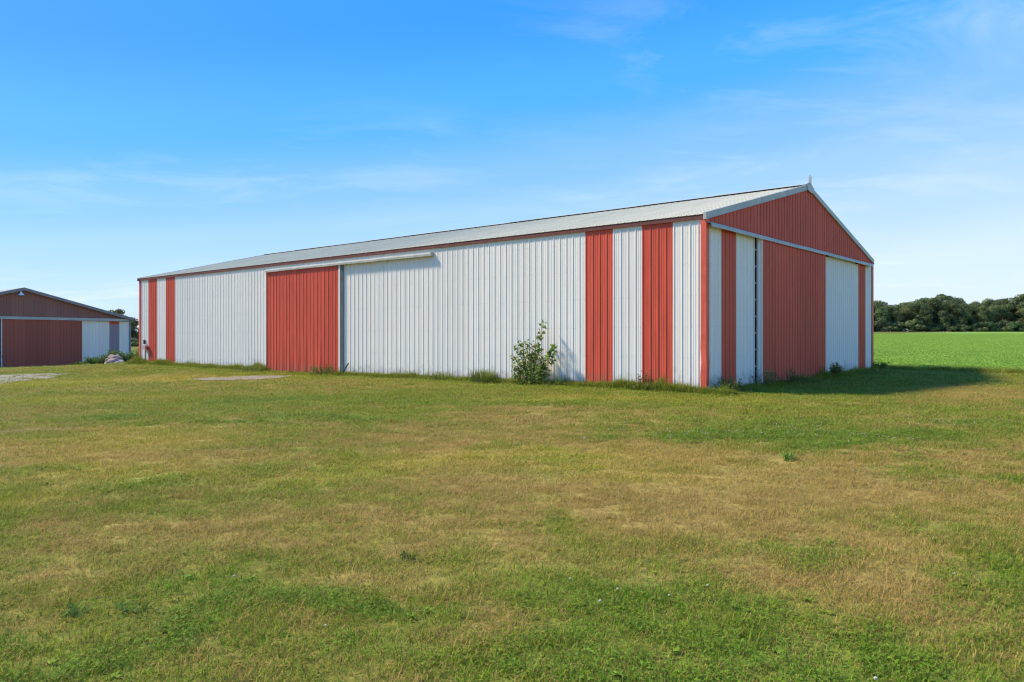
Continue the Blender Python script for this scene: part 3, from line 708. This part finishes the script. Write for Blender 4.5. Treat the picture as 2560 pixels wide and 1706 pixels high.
for k in range(520):                                       # leafy skirt near the ground
    p = Vector((rd.gauss(.02, .25), 0, abs(rd.gauss(.0, .28)) + .04)); p.y = rd.gauss(-.08, .11) - .8 * p.x; d = rv(rd)
    leaf_quad(lf, p, rd.uniform(.05, .085), d, rv(rd) + Vector((0, 0, .8)), rd.random() * .7)
st.build('stem', M['dstem'], sap); tag(lf.build('foliage', M['sapleaf'], sap, attr=True), kind='stuff')

def weed(name, label, cat, base, h, w_, nst, nl, mat, lsize, seed, stalk='dstem', kind='blade', depth=None, tilt=0):
    r = random.Random(seed); e = empty(name, label, cat, base); s_ = MB(); l_ = MB(); depth = depth or w_
    for k in range(nst):
        a = r.uniform(0, 6.28); rr = math.sqrt(r.random()); tx, ty = math.cos(a) * rr * w_ / 2, math.sin(a) * rr * depth / 2; hh = h * r.uniform(.6, 1) * (1 - .35 * rr)
        pts = [Vector((tx * .3, ty * .3, -.03)), Vector((tx * .7, ty * .7, hh * .5)), Vector((tx + tilt * hh, ty, hh))]
        s_.tube(pts, [.006, .004, .002], n=4)
        for j in range(nl):
            t = r.uniform(.1, 1) * 2; i = min(int(t), 1); p = pts[i].lerp(pts[i + 1], t - i); d = rv(r) + Vector((0, 0, .25))
            leaf_quad(l_, p, lsize * r.uniform(.6, 1.2), d, rv(r) + Vector((0, 0, 1)), r.random(), kind)
    s_.build('stem', M[stalk], e); tag(l_.build('foliage', M[mat], e, attr=True), kind='stuff'); return e
def tuft(name, label, cat, base, h, w_, nb, seed, mat='tallgrass', depth=None):
    r = random.Random(seed); m = MB(); depth = depth or w_
    for k in range(nb):
        a = r.uniform(0, 6.28); rr = math.sqrt(r.random())
        p = Vector((math.cos(a) * rr * w_ * .35, math.sin(a) * rr * depth * .35, -.02))
        blade(m, p, h * r.uniform(.45, 1), r.uniform(.006, .011), r.uniform(.1, .9), a + r.uniform(-.9, .9), r.random())
    o = m.build(name, M[mat], None, base, attr=True); return tag(o, label, cat)
def onwall(s, off): 
    v = Vector((BX, BY, 0)) + DL * s - DR * off; return (v.x, v.y, gz(v.x, v.y))
def ongable(w_, off):
    v = Vector((BX, BY, 0)) + DR * w_ - DL * off; return (v.x, v.y, gz(v.x, v.y))
tuft('tall_grass_clump', 'bushy pale clump of tall grass left of the sapling at the white wall', 'grass clump', onwall(7.25, .32), .62, 1.0, 900, 11)
tuft('tall_grass_clump', 'thin clump of tall grass well left of the sapling along the white wall', 'grass clump', onwall(9.1, .25), .5, .9, 320, 12)
tuft('tall_grass_clump', 'low dark green grass clump at the left foot of the long-wall door', 'grass clump', onwall(19.9, .4), .38, 1.6, 800, 13)
tuft('tall_grass_clump', 'tall grass clump at the foot of the wall right of the sapling', 'grass clump', onwall(4.35, .22), .45, .5, 160, 14)
weed('weed', 'yellowing leafy weed at the right foot of the red long-wall door', 'weed', onwall(15.3, .32), .48, 1.5, 40, 24, 'weedleaf', .08, 21)
weed('weed', 'reddening orange weed in front of the second red stripe on the long wall', 'weed', onwall(1.62, .2), .66, .48, 18, 28, 'redweed', .065, 22)
weed('weed', 'dark green low weed below the reddening weed on the long wall', 'weed', onwall(1.55, .4), .28, .8, 18, 20, 'weedleaf', .08, 23)
weed('weed', 'bushy dark weed right at the near corner of the barn', 'weed', ongable(.35, .40), .50, 1.0, 46, 30, 'weedleaf', .075, 24)
weed('weed', 'tall wispy seed stalks rising beside the near corner on the gable side', 'weed', ongable(.75, .28), .85, .55, 10, 7, 'weedleaf', .06, 25)
weed('weed', 'straggly brown weed at the dark slot beside the gable door', 'weed', ongable(2.95, .3), .72, .8, 26, 12, 'tallgrass', .09, 26)
weed('weed', 'dark weed with a pointed top in front of the red gable door', 'weed', ongable(4.6, .42), .62, .45, 14, 20, 'weedleaf', .07, 27)
weed('weed', 'low straggling weeds under the left part of the red gable door', 'weed', ongable(5.2, .4), .34, 1.9, 44, 16, 'weedleaf', .07, 28)
weed('shrub', 'dense dark green shrub at the right end of the red gable door', 'shrub', ongable(8.75, .45), .72, .45, 40, 40, 'weedleaf', .07, 29)
weed('weed', 'thin pale dry stalk standing against the white gable panel', 'weed', ongable(9.75, .35), .75, .35, 6, 12, 'tallgrass', .035, 30)
weed('weed', 'brownish low weeds along the foot of the right white gable panels', 'weed', ongable(12.3, .35), .26, 2.6, 40, 12, 'tallgrass', .08, 31)
weed('shrub', 'dark spiky shrub at the far right corner of the barn', 'shrub', ongable(14.9, .15), .48, 1.0, 34, 26, 'weedleaf', .1, 32)
x, y, z = at(1972, 1152)
weed('weed', 'bright green feathery weed standing alone in the lawn', 'weed', (x, y, z), .15, .2, 24, 26, 'crop', .035, 33, stalk='dstem')
for (ux, uy, nm, sd_, w1) in ((340, 1532, 'broad dark weed rosette in the brown patch at lower left', 42, .4), (185, 1540, 'pale rosette weed at the far lower left', 43, .25), (1020, 1400, 'small weed patch in the dry grass left of centre', 45, .22)):
    x, y, z = at(ux, uy)
    weed('rosette_weed', nm, 'weed', (x, y, z), .04, w1 * .8, 12, 7, 'weedleaf', .06, sd_)

# shrubs and stones by the other barn
r = random.Random(3)
for (ux, uy, h, wd, lab, sd_) in ((250, 919, 1.0, 2.6, 'low green bush spreading left of the stone pile', 51), (283, 917, 1.55, 1.6, 'taller leafy bush with a purple-brown top beside the stones', 52), (215, 920, .45, 2.2, 'low dark weeds at the right end of the maroon door', 53), (348, 914, 1.25, 2.0, 'rounded green bush right of the stone pile', 54), (322, 912, 1.2, 1.8, 'dark green bush directly behind the stone pile', 55), (385, 908, .7, 1.4, 'scrubby brownish weeds between the two barns', 56)):
    x, y, z = at(min(ux, 340), uy)
    # the stones and bushes stand about five metres before the shed corner
    D = 58.5; x = (min(ux, 350) - 1280) / F_PX * D
    weed('bush', lab, 'bush', (x, D, gz(x, D)), h, wd, 60, 26, 'weedleaf' if sd_ != 56 else 'tallgrass', .2, sd_, depth=1.2)
def rock(name, loc, s, mat, seed):
    bm = bmesh.new(); bmesh.ops.create_icosphere(bm, subdivisions=2, radius=1)
    r_ = random.Random(seed); o_ = rv(r_, 50)
    for v in bm.verts:
        k = 1 + .35 * mnoise.noise(v.co * 1.3 + o_) + .12 * mnoise.noise(v.co * 3.5 + o_); v.co = Vector((v.co.x * s[0], v.co.y * s[1], v.co.z * s[2])) * k
    me = bpy.data.meshes.new(name); bm.to_mesh(me); bm.free(); me.materials.append(mat)
    o = bpy.data.objects.new(name, me); C.objects.link(o); o.location = loc; o.rotation_euler = (r_.uniform(-.3, .3), r_.uniform(-.3, .3), r_.uniform(0, 6)); return o
RK = [(283, 897, .42, 'stonep', 'large pale boulder on top of the stone pile'), (287, 907, .50, 'stonep', 'big pinkish boulder in the middle of the stone pile'), (275, 903, .34, 'concrete', 'grey stone at the left shoulder of the pile'), (297, 899, .33, 'stonep', 'reddish stone at the upper right of the pile'),
      (301, 907, .32, 'concrete', 'grey stone at the right side of the pile'), (274, 913, .36, 'concrete', 'dull stone at the lower left foot of the pile'), (296, 915, .30, 'stonep', 'tan stone at the lower right foot of the pile'), (285, 915, .26, 'concrete', 'small grey stone at the front foot of the pile'), (308, 913, .25, 'concrete', 'small stone at the far right foot of the pile'), (292, 893, .24, 'concrete', 'small grey stone behind the top boulder')]
for i, (ux, uy, s_, mt, lab) in enumerate(RK):
    D = 57.2 + (i % 3) * .25 + (.5 if uy < 900 else 0); x = (ux - 1280) / F_PX * D; z = CAM_H - (uy - YH) / F_PX * D
    z = max(z, gz(x, D) + s_ * .35)
    tag(rock('rock', (x, D, z), (s_, s_ * .9, s_ * .72), M[mt], 60 + i), lab, 'rock', 'stones piled before the maroon shed')
# pile core: soil mound the upper stones rest on
x = (287 - 1280) / F_PX * 57.9
mo = rock('rock', (x, 57.9, gz(x, 57.9) + .05), (.45, .4, .30), M['concrete'], 99); tag(mo, 'low mound core under the middle of the stone pile', 'rock', 'stones piled before the maroon shed')

# ------------------------------------------------------------------ far trees
def crown_mesh(h, rad, n, seed, leaf, base=.18, mat='crown', lobes=26):
    r = np.random.default_rng(seed)
    cs = []
    for k in range(lobes):
        t = r.random(); zc = h * (base + (1 - base) * (.12 + .78 * t)); rr = rad * (1 - .55 * max(0, (t - .45)) * 1.6) * (.25 + .65 * math.sqrt(r.random())); a = r.random() * 6.28
        cs.append((math.cos(a) * rr, math.sin(a) * rr, zc, rad * r.uniform(.24, .42)))
    cs.append((0, 0, h * .84, rad * .42)); cs = np.array(cs)
    k = r.integers(0, len(cs), n); d = r.normal(size=(n, 3)); d /= np.linalg.norm(d, axis=1)[:, None]; d[:, 2] = np.where(d[:, 2] < -.5, -d[:, 2], d[:, 2])
    rr = cs[k, 3] * (.72 + .38 * r.random(n)); p = cs[k, :3] + d * rr[:, None] * np.array((1, 1, .85))
    nr = d + r.normal(size=(n, 3)) * .45; nr /= np.linalg.norm(nr, axis=1)[:, None]
    u = np.cross(nr, r.normal(size=(n, 3))); u /= np.linalg.norm(u, axis=1)[:, None]; v = np.cross(nr, u)
    s = leaf * (.6 + .8 * r.random(n))[:, None]
    vs = np.stack([p - u * s * .5, p + v * s * .42, p + u * s * .5, p - v * s * .42], 1).reshape(-1, 3)
    bv = np.repeat(np.clip(.5 * r.random(n) + .5 * (r.random(len(cs))[k]), 0, 1), 4)
    return vs, np.arange(4 * n).reshape(-1, 4), bv
def tree_proto(name, h, rad, n, seed, leaf, mat, base):
    vs, fs, bv = crown_mesh(h, rad, n, seed, leaf, base)
    cr = link_mesh('crown', vs.tolist(), fs.tolist(), M[mat], None, attr=bv)
    t = MB(); r_ = random.Random(seed)
    t.tube([(0, 0, -.3), (.05, 0, h * .25), (r_.uniform(-.3, .3), r_.uniform(-.2, .2), h * .55), (r_.uniform(-.5, .5), 0, h * .85)], [.26, .2, .13, .04], n=7)
    for k in range(5):
        a = r_.uniform(0, 6.28); z0 = h * r_.uniform(.25, .5); t.tube([(0, 0, z0), (math.cos(a) * rad * .35, math.sin(a) * rad * .35, z0 + h * .14), (math.cos(a) * rad * .7, math.sin(a) * rad * .7, z0 + h * .3)], [.1, .07, .03], n=5)
    tr = t.build('trunk', M['bark'])
    return tr, cr
protos = []; 
for i, (h, rad, base) in enumerate(((11.5, 4.6, -.02), (12.5, 5.2, 0), (10, 4.3, -.04), (11, 5.4, -.02), (13, 4.6, 0))):
    protos.append(tree_proto('p', h, rad, 8200, 200 + i, .36, 'crown', base))
brush = []
for i in range(3):
    vs, fs, bv = crown_mesh(2.6, 2.6, 2600, 300 + i, .32, base=-.25, lobes=14); vs[:, 2] -= max(0, vs[:, 2].min() + .3); brush.append((vs, fs, bv))
used_t = set()
def put_tree(pi, x, y, sc_, rz, label, group, name='tree', plist=None):
    tr, cr = (plist or protos)[pi]; e = empty(name, label, 'tree', (x, y, gz(x, y) - .2), rz, group); e.scale = (sc_, sc_, sc_ * random.uniform(.93, 1.07))
    for src, nm in ((tr, 'trunk'), (cr, 'crown')):
        if id(src) not in used_t: src.parent = e; used_t.add(id(src))
        else:
            o = src.copy(); C.objects.link(o); o.parent = e
r = random.Random(12)
# height profile of the wood, in metres, from left to right
def wood_h(x): 
    t = (x - 115) / 55
    return 9.6 + 2.0 * sstep(0, .35, t) + .9 * sstep(.7, 1.1, t) + .8 * math.sin(x * .23)
WG = 'trees of the dark wood beyond the green field'
WL = 'dark green broadleaf tree in the dense wood beyond the green field'
for row, (yy, dxx) in enumerate(((250, 4.9), (256, 5.2), (263, 5.5))):
    x = 92 + row * 2.3
    while x < 262:
        pi = r.randrange(5); hh = (11.5, 12.5, 10, 11, 13)[pi]; tgt = float(wood_h(x)) * (.86 + .07 * row) * r.uniform(.93, 1.05)
        put_tree(pi, x + r.uniform(-1, 1), yy + r.uniform(-1.5, 1.5), tgt / hh, r.uniform(0, 6.28), WL, WG)
        x += dxx * r.uniform(.85, 1.15)
x = 90; k = 0
bp_ = []
for i in range(3):
    vs, fs, bv = brush[i]; bp_.append((vs, fs, bv))
bo = []
while x < 262:
    i = k % 3; y = 246.5 + r.uniform(-.6, .6)
    if k < 3: o = link_mesh('bush', bp_[i][0].tolist(), bp_[i][1].tolist(), M['brush'], None, attr=bp_[i][2]); bo.append(o)
    else: o = bo[i].copy(); C.objects.link(o)
    o.location = (x, y, gz(x, y) - .2); o.rotation_euler = (0, 0, r.uniform(0, 6)); q = r.uniform(.8, 1.35); o.scale = (q, q, q * r.uniform(.8, 1.2))
    tag(o, 'dark brushy undergrowth bush at the edge of the wood', 'bush', 'bushes along the edge of the wood'); x += r.uniform(1.9, 3.1); k += 1
# trees seen between the two barns
lp = [tree_proto('p', 9.2, 3.4, 3600, 400 + i, .34, 'crownleft', .16) for i in range(3)]
LT = [(262, 168, 9.0, 0, 'thin-topped tree just above the shed roof, leftmost of the trees between the barns'), (285, 172, 10.1, 1, 'tallest yellow-green tree between the two barns'),
      (306, 166, 9.6, 2, 'rounded tree between the barns, second from the big barn'), (333, 170, 8.2, 0, 'dark low tree standing closest to the big barn between the barns'), (322, 180, 8.6, 1, 'dim tree behind the others between the two barns'), (240, 176, 8.0, 2, 'tree mostly hidden behind the shed roof')]
for ux, D, h, pi, lab in LT:
    x = (ux - 1280) / F_PX * D; put_tree(pi, x, D, h * .76 / 9.2, r.uniform(0, 6), lab, None, plist=lp)
for i in range(26):
    D = 185 + r.uniform(0, 25); x = -160 + i * 4.6 + r.uniform(-1, 1)
    if -104 < x < -78: continue
    put_tree(r.randrange(3), x, D, r.uniform(.8, 1.05), r.uniform(0, 6), 'distant tree in the row hidden behind the barns', 'distant trees hidden behind the barns', plist=lp)
for i, (ux, D) in enumerate(((300, 160), (318, 158), (336, 161), (352, 157), (280, 162))):
    o = bo[i % 3].copy(); C.objects.link(o); x = (ux - 1280) / F_PX * D; o.location = (x, D, gz(x, D) - .2); o.scale = (.7, .7, .6); o.rotation_euler = (0, 0, i)
    tag(o, 'low scrubby bush under the trees between the barns', 'bush', 'low bushes between the barns')

# ------------------------------------------------------------------ grass
def lawn_blade_mat():
    m = bpy.data.materials.new('lawn_blade'); m.use_nodes = True; t = m.node_tree; t.nodes.clear()
    o = N('ShaderNodeOutputMaterial', t); p = N('ShaderNodeBsdfPrincipled', t); p.inputs['Roughness'].default_value = .65; p.inputs['Specular IOR Level'].default_value = .2
    def A(nm, typ='GEOMETRY'): return N('ShaderNodeAttribute', t, attribute_name=nm, attribute_type=typ)
    bv = A('bv'); bw = A('bw'); dry = A('dry', 'INSTANCER'); lush = A('lush', 'INSTANCER'); yel = A('yel', 'INSTANCER')
    def mixc_(f, a, b):
        x = N('ShaderNodeMix', t, data_type='RGBA'); t.links.new(f, x.inputs['Factor'])
        for s_, v in (('A', a), ('B', b)):
            if isinstance(v, tuple): x.inputs[s_].default_value = (*v, 1)
            else: t.links.new(v, x.inputs[s_])
        return x.outputs['Result']
    g = mixc_(lush.outputs['Fac'], (.245, .28, .02), (.165, .275, .018))
    g = mixc_(yel.outputs['Fac'], g, (.42, .39, .04))
    s1 = mixc_(bw.outputs['Fac'], (.62, .445, .13), (.34, .215, .06))
    s1 = mixc_(yel.outputs['Fac'], s1, (.56, .42, .07))
    sb = N('ShaderNodeMath', t, operation='SUBTRACT'); t.links.new(dry.outputs['Fac'], sb.inputs[0]); t.links.new(bv.outputs['Fac'], sb.inputs[1])
    ma = N('ShaderNodeMath', t, operation='MULTIPLY_ADD', use_clamp=True); t.links.new(sb.outputs[0], ma.inputs[0]); ma.inputs[1].default_value = 5; ma.inputs[2].default_value = .5
    c = mixc_(ma.outputs[0], g, s1)
    br = N('ShaderNodeMapRange', t); t.links.new(bw.outputs['Fac'], br.inputs['Value']); br.inputs['To Min'].default_value = .45; br.inputs['To Max'].default_value = 1.5
    vm = N('ShaderNodeVectorMath', t, operation='SCALE'); t.links.new(c, vm.inputs[0]); t.links.new(br.outputs[0], vm.inputs['Scale'])
    t.links.new(vm.outputs[0], p.inputs['Base Color'])
    tr = N('ShaderNodeBsdfTranslucent', t); t.links.new(vm.outputs[0], tr.inputs[0]); ms = N('ShaderNodeMixShader', t); ms.inputs[0].default_value = .28
    t.links.new(p.outputs[0], ms.inputs[1]); t.links.new(tr.outputs[0], ms.inputs[2]); t.links.new(ms.outputs[0], o.inputs[0]); return m
M['blade'] = lawn_blade_mat()
def src_collection(name): return bpy.data.collections.new(name)
def src_mesh(name, mb, mat, coll, bw):
    me = bpy.data.meshes.new(name); me.from_pydata(mb.v, [], mb.f); me.materials.append(mat)
    a = me.attributes.new('bv', 'FLOAT', 'POINT'); a.data.foreach_set('value', np.asarray(mb.a, np.float32))
    b_ = me.attributes.new('bw', 'FLOAT', 'POINT'); b_.data.foreach_set('value', np.asarray(bw, np.float32))
    o = bpy.data.objects.new(name, me); coll.objects.link(o); return o
def clump(r, nb, rad, hmin, hmax, wmin, wmax, leanmin=.3, leanmax=1.3, clover=0):
    m = MB(); bw = []
    for k in range(nb):
        a = r.uniform(0, 6.28); rr = math.sqrt(r.random()) * rad; p = Vector((math.cos(a) * rr, math.sin(a) * rr, -.004))
        n0 = len(m.v); blade(m, p, r.uniform(hmin, hmax), r.uniform(wmin, wmax), r.uniform(leanmin, leanmax), r.uniform(0, 6.28), r.random()); bw += [r.random()] * (len(m.v) - n0)
    for k in range(clover):
        a = r.uniform(0, 6.28); rr = math.sqrt(r.random()) * rad; c = Vector((math.cos(a) * rr, math.sin(a) * rr, r.uniform(.018, .045))); n0 = len(m.v); a0 = r.uniform(0, 6.28); v_ = .55 + .45 * r.random()
        tl = Vector((r.uniform(-.5, .5), r.uniform(-.5, .5), 1)).normalized(); u = tl.orthogonal().normalized(); v2 = tl.cross(u)
        for q_ in range(3):
            d = u * math.cos(a0 + q_ * 2.09) + v2 * math.sin(a0 + q_ * 2.09); s_ = tl.cross(d); z_ = r.uniform(.006, .011)
            m.add([c, c + d * z_ * .7 + s_ * z_ * .5, c + d * z_ * 1.15, c + d * z_ * .7 - s_ * z_ * .5], [(0, 1, 2, 3)], .9)
        bw += [r.uniform(0, .8)] * (len(m.v) - n0)
    return m, bw
def scatter(name, coll, pts, scl, rot, idx_, attrs):
    me = bpy.data.meshes.new(name); me.from_pydata(pts.tolist(), [], [])
    def put(nm, typ, arr, key='value'):
        a = me.attributes.new(nm, typ, 'POINT'); a.data.foreach_set(key, np.ascontiguousarray(arr).ravel())
    put('scl', 'FLOAT_VECTOR', scl.astype(np.float32), 'vector'); put('rot', 'FLOAT_VECTOR', rot.astype(np.float32), 'vector'); put('idx', 'INT', idx_.astype(np.int32))
    for k, v in attrs.items(): put(k, 'FLOAT', v.astype(np.float32))
    o = bpy.data.objects.new(name, me); C.objects.link(o); o['kind'] = 'stuff'
    g = bpy.data.node_groups.new(name, 'GeometryNodeTree'); g.interface.new_socket('Geometry', in_out='INPUT', socket_type='NodeSocketGeometry'); g.interface.new_socket('Geometry', in_out='OUTPUT', socket_type='NodeSocketGeometry')
    gi = N('NodeGroupInput', g); go = N('NodeGroupOutput', g); ip = N('GeometryNodeInstanceOnPoints', g); ci = N('GeometryNodeCollectionInfo', g)
    ci.inputs['Collection'].default_value = coll; ci.inputs['Separate Children'].default_value = True; ci.inputs['Reset Children'].default_value = True
    def na(nm, typ):
        q = N('GeometryNodeInputNamedAttribute', g, data_type=typ); q.inputs['Name'].default_value = nm; return q.outputs[0]
    g.links.new(gi.outputs[0], ip.inputs['Points']); g.links.new(ci.outputs[0], ip.inputs['Instance']); ip.inputs['Pick Instance'].default_value = True
    g.links.new(na('idx', 'INT'), ip.inputs['Instance Index']); g.links.new(na('rot', 'FLOAT_VECTOR'), ip.inputs['Rotation']); g.links.new(na('scl', 'FLOAT_VECTOR'), ip.inputs['Scale'])
    g.links.new(ip.outputs[0], go.inputs[0])
    md = o.modifiers.new('scatter', 'NODES'); md.node_group = g; return o
r = random.Random(99)
lawn_c = src_collection('lawn_clumps')
NV = 0
for k in range(5):
    m, bw = clump(r, 62, .12, .022, .070, .0024, .0050, .3, 1.7); src_mesh(f'lawn_a{k}', m, M['blade'], lawn_c, bw)
for k in range(3):
    m, bw = clump(r, 52, .12, .022, .060, .0024, .0048, .3, 1.6, clover=24); src_mesh(f'lawn_b{k}', m, M['blade'], lawn_c, bw)
for k in range(2):
    m, bw = clump(r, 50, .13, .012, .038, .0018, .0036, 1.4, 3.6); src_mesh(f'lawn_c{k}', m, M['blade'], lawn_c, bw)
for k in range(2):                                      # longer loose stems that the mower missed
    m, bw = clump(r, 16, .10, .06, .13, .0018, .0032, .4, 1.5); src_mesh(f'lawn_d{k}', m, M['blade'], lawn_c, bw)
for k in range(2):                                      # broad-leaved rosettes
    m = MB(); bw = []
    for j in range(11):
        a = r.uniform(0, 6.28); n0 = len(m.v); leaf_quad(m, Vector((0, 0, .008)) + rv(r, .008), r.uniform(.025, .05), Vector((math.cos(a), math.sin(a), r.uniform(.1, .6))), Vector((0, 0, 1)) + rv(r, .3), .96, 'heart', .7); bw += [r.uniform(.3, .9)] * (len(m.v) - n0)
    src_mesh(f'lawn_e{k}', m, M['blade'], lawn_c, bw)
def frustum_points(y0, y1, dens, margin=1.12):
    hw = 1280 / F_PX * margin; area = hw * (y1 * y1 - y0 * y0); n_ = int(area * dens)
    y = np.sqrt(y0 * y0 + rng.random(n_) * (y1 * y1 - y0 * y0)); x = (rng.random(n_) * 2 - 1) * (hw * y + .6); return x, y
segs = [(2.6, 5, 230, 1.0, 1.0), (5, 8, 170, 1.1, 1.0), (8, 13, 100, 1.4, 1.05), (13, 22, 50, 1.9, 1.15), (22, 40, 20, 2.8, 1.4), (40, 75, 6, 4.5, 1.8)]
X_, Y_, S_ = [], [], []
for y0, y1, dens, sxy, sz in segs:
    x, y = frustum_points(y0, y1, dens); X_.append(x); Y_.append(y); S_.append(np.c_[np.full(len(x), sxy), np.full(len(x), sxy), np.full(len(x), sz)])
X_ = np.concatenate(X_); Y_ = np.concatenate(Y_); S_ = np.concatenate(S_)
grav = in_gravel(X_, Y_); dirt = in_dirt(X_, Y_)
keep = ~in_field(X_, Y_) & ~in_building(X_, Y_, .05) & (~grav | (rng.random(len(X_)) < .3)) & (~dirt | (rng.random(len(X_)) < .08))
X_, Y_, S_ = X_[keep], Y_[keep], S_[keep]
dry, lush, bare, ye = lawn_maps(X_, Y_); keep = rng.random(len(X_)) > bare * .6
X_, Y_, S_, dry, lush, ye = [a[keep] for a in (X_, Y_, S_, dry, lush, ye)]
nP = len(X_); q = rng.random(nP)
pc = np.clip(lush * 1.1 - .35, 0, .8); idx_ = np.where(q < pc, 5 + rng.integers(0, 3, nP), np.where(rng.random(nP) < dry * .6, 8 + rng.integers(0, 2, nP), rng.integers(0, 5, nP)))
z_ = rng.random(nP); idx_ = np.where(z_ < .06, 10 + rng.integers(0, 2, nP), np.where((z_ > .95) & (lush > .35), 12 + rng.integers(0, 2, nP), idx_))
hs = (.65 + .6 * rng.random(nP)) * (.8 + .35 * lush) * (.7 + .6 * fbm(X_, Y_, .45, 3, 88)) * np.where(rng.random(nP) < .02, 1.7, 1)
S_ = S_ * np.c_[np.ones(nP), np.ones(nP), hs]
scatter('lawn_grass', lawn_c, np.c_[X_, Y_, ground(X_, Y_)], S_, np.c_[rng.normal(0, .08, nP), rng.normal(0, .08, nP), rng.random(nP) * 6.28], idx_, dict(dry=np.clip(dry + rng.normal(0, .12, nP), 0, 1), lush=np.clip(lush + rng.normal(0, .15, nP), 0, 1), yel=ye * .6))
print('lawn clumps', nP)
# rough grass against the walls
rough_c = src_collection('rough_clumps')
for k in range(4):
    m, bw = clump(r, 60, .14, .07, .25, .0035, .007, .2, 1.3); src_mesh(f'rough_{k}', m, M['blade'], rough_c, bw)
nR = 3600; s = rng.random(nR) * 33 - .8; off = np.abs(rng.normal(0, .13, nR)) + .05
nG = 1000; s2 = rng.random(nG) * (W + .6); off2 = np.abs(rng.normal(0, .16, nG)) + .1
hx = np.r_[BX + DL.x * s - DR.x * off, BX + DR.x * s2 - DL.x * off2]; hy = np.r_[BY + DL.y * s - DR.y * off, BY + DR.y * s2 - DL.y * off2]
patch = fbm(hx, hy, 1.3, 3, 201); hsc = np.clip((patch - .28) * 3.6, .75, 2.0) * (.6 + .8 * rng.random(len(hx))) * np.where(rng.random(len(hx)) < .05, 1.7, 1)
hsc[:nR] *= np.where((s > 14.8) & (s < 19.3), .35, 1.0)
hsc[nR:] *= .8
kk = np.r_[rng.random(nR) < 1, (rng.random(nG) < .9)]
hx, hy, hsc = hx[kk], hy[kk], hsc[kk]; n_ = len(hx)
scatter('rough_grass', rough_c, np.c_[hx, hy, ground(hx, hy)], np.c_[np.ones(n_), np.ones(n_), hsc], np.c_[np.zeros((n_, 2)), rng.random(n_) * 6.28], rng.integers(0, 4, n_), dict(dry=np.full(n_, .16), lush=np.clip(.75 + rng.normal(0, .15, n_), 0, 1), yel=np.full(n_, .05)))
# unmown margin where the lawn meets the crop
nM = 520; s = -rng.random(nM) * 24 + .5; wv = 16.15 + rng.normal(0, .28, nM)
mx_ = BX + DL.x * s + DR.x * wv; my_ = BY + DL.y * s + DR.y * wv
scatter('margin_grass', rough_c, np.c_[mx_, my_, ground(mx_, my_)], np.c_[np.ones(nM) * 1.4, np.ones(nM) * 1.4, .7 + 1.1 * fbm(mx_, my_, 1.6, 3, 701)], np.c_[np.zeros((nM, 2)), rng.random(nM) * 6.28], rng.integers(0, 4, nM), dict(dry=np.full(nM, .2), lush=np.full(nM, .7), yel=np.full(nM, .1)))
# crop in the field behind
crop_c = src_collection('crop_clumps')
for k in range(4):
    m = MB(); rr_ = random.Random(500 + k)
    for j in range(190):
        a = rr_.uniform(0, 6.28); q_ = math.sqrt(rr_.random()) * .4; p = Vector((math.cos(a) * q_, math.sin(a) * q_, rr_.uniform(.08, .24)))
        leaf_quad(m, p, rr_.uniform(.035, .075), rv(rr_) + Vector((0, 0, .5)), rv(rr_) + Vector((0, 0, 1)), rr_.random(), 'heart' if j % 2 else 'blade')
    for j in range(50):
        a = rr_.uniform(0, 6.28); q_ = math.sqrt(rr_.random()) * .4
        blade(m, Vector((math.cos(a) * q_, math.sin(a) * q_, 0)), rr_.uniform(.14, .25), .008, rr_.uniform(.1, .7), rr_.uniform(0, 6.28), rr_.random())
    src_mesh(f'crop_{k}', m, M['crop'], crop_c, m.a)
x1, y1 = frustum_points(24, 60, 8); x2, y2 = frustum_points(60, 160, 4)
cx = np.r_[x1, x2]; cy = np.r_[y1, y2]; ss = np.r_[np.full(len(x1), 1.0), np.full(len(x2), 1.3)]
kf = in_field(cx, cy) & (cx > -2); cx, cy, ss = cx[kf], cy[kf], ss[kf]; n_ = len(cx)
hgt = .75 + .4 * fbm(cx, cy, 5, 3, 301); hgt *= np.where(cx > 16, 1.0, .8)
scatter('field_crop', crop_c, np.c_[cx, cy, ground(cx, cy) - .02], np.c_[ss, ss, hgt], np.c_[np.zeros((n_, 2)), rng.random(n_) * 6.28], rng.integers(0, 4, n_), {})
print('crop', n_)
# white clover heads
fl_c = src_collection('clover_heads')
bm = bmesh.new(); bmesh.ops.create_icosphere(bm, subdivisions=1, radius=.009); me = bpy.data.meshes.new('clover_head'); bm.to_mesh(me); bm.free(); me.materials.append(M['blossom'])
o = bpy.data.objects.new('clover_head', me); fl_c.objects.link(o)
FL = [ell(1700, 1090, 120, 8), ell(1640, 1088, 60, 6), ell(1890, 1085, 120, 9), ell(2010, 1082, 120, 10), ell(2160, 1100, 140, 12), ell(1440, 1095, 45, 7), ell(1450, 1103, 30, 5), ell(2440, 1062, 120, 9), ell(1540, 1083, 30, 4)]
x, y = frustum_points(3, 26, 90); d_ = blobs(x, y, FL); l_ = lawn_maps(x, y)[1]
kf = rng.random(len(x)) < (d_ ** 1.5) * .55 * (fbm(x, y, .7, 2, 411) > .42) + .018 * (l_ > .45) + .004 * (y > 8); x, y = x[kf], y[kf]; n_ = len(x)
sz = .8 + .5 * rng.random(n_)
scatter('white_clover', fl_c, np.c_[x, y, ground(x, y) + .05], np.c_[sz, sz, sz], np.c_[np.zeros((n_, 2)), rng.random(n_) * 6], np.zeros(n_), {})
print('clover', n_)
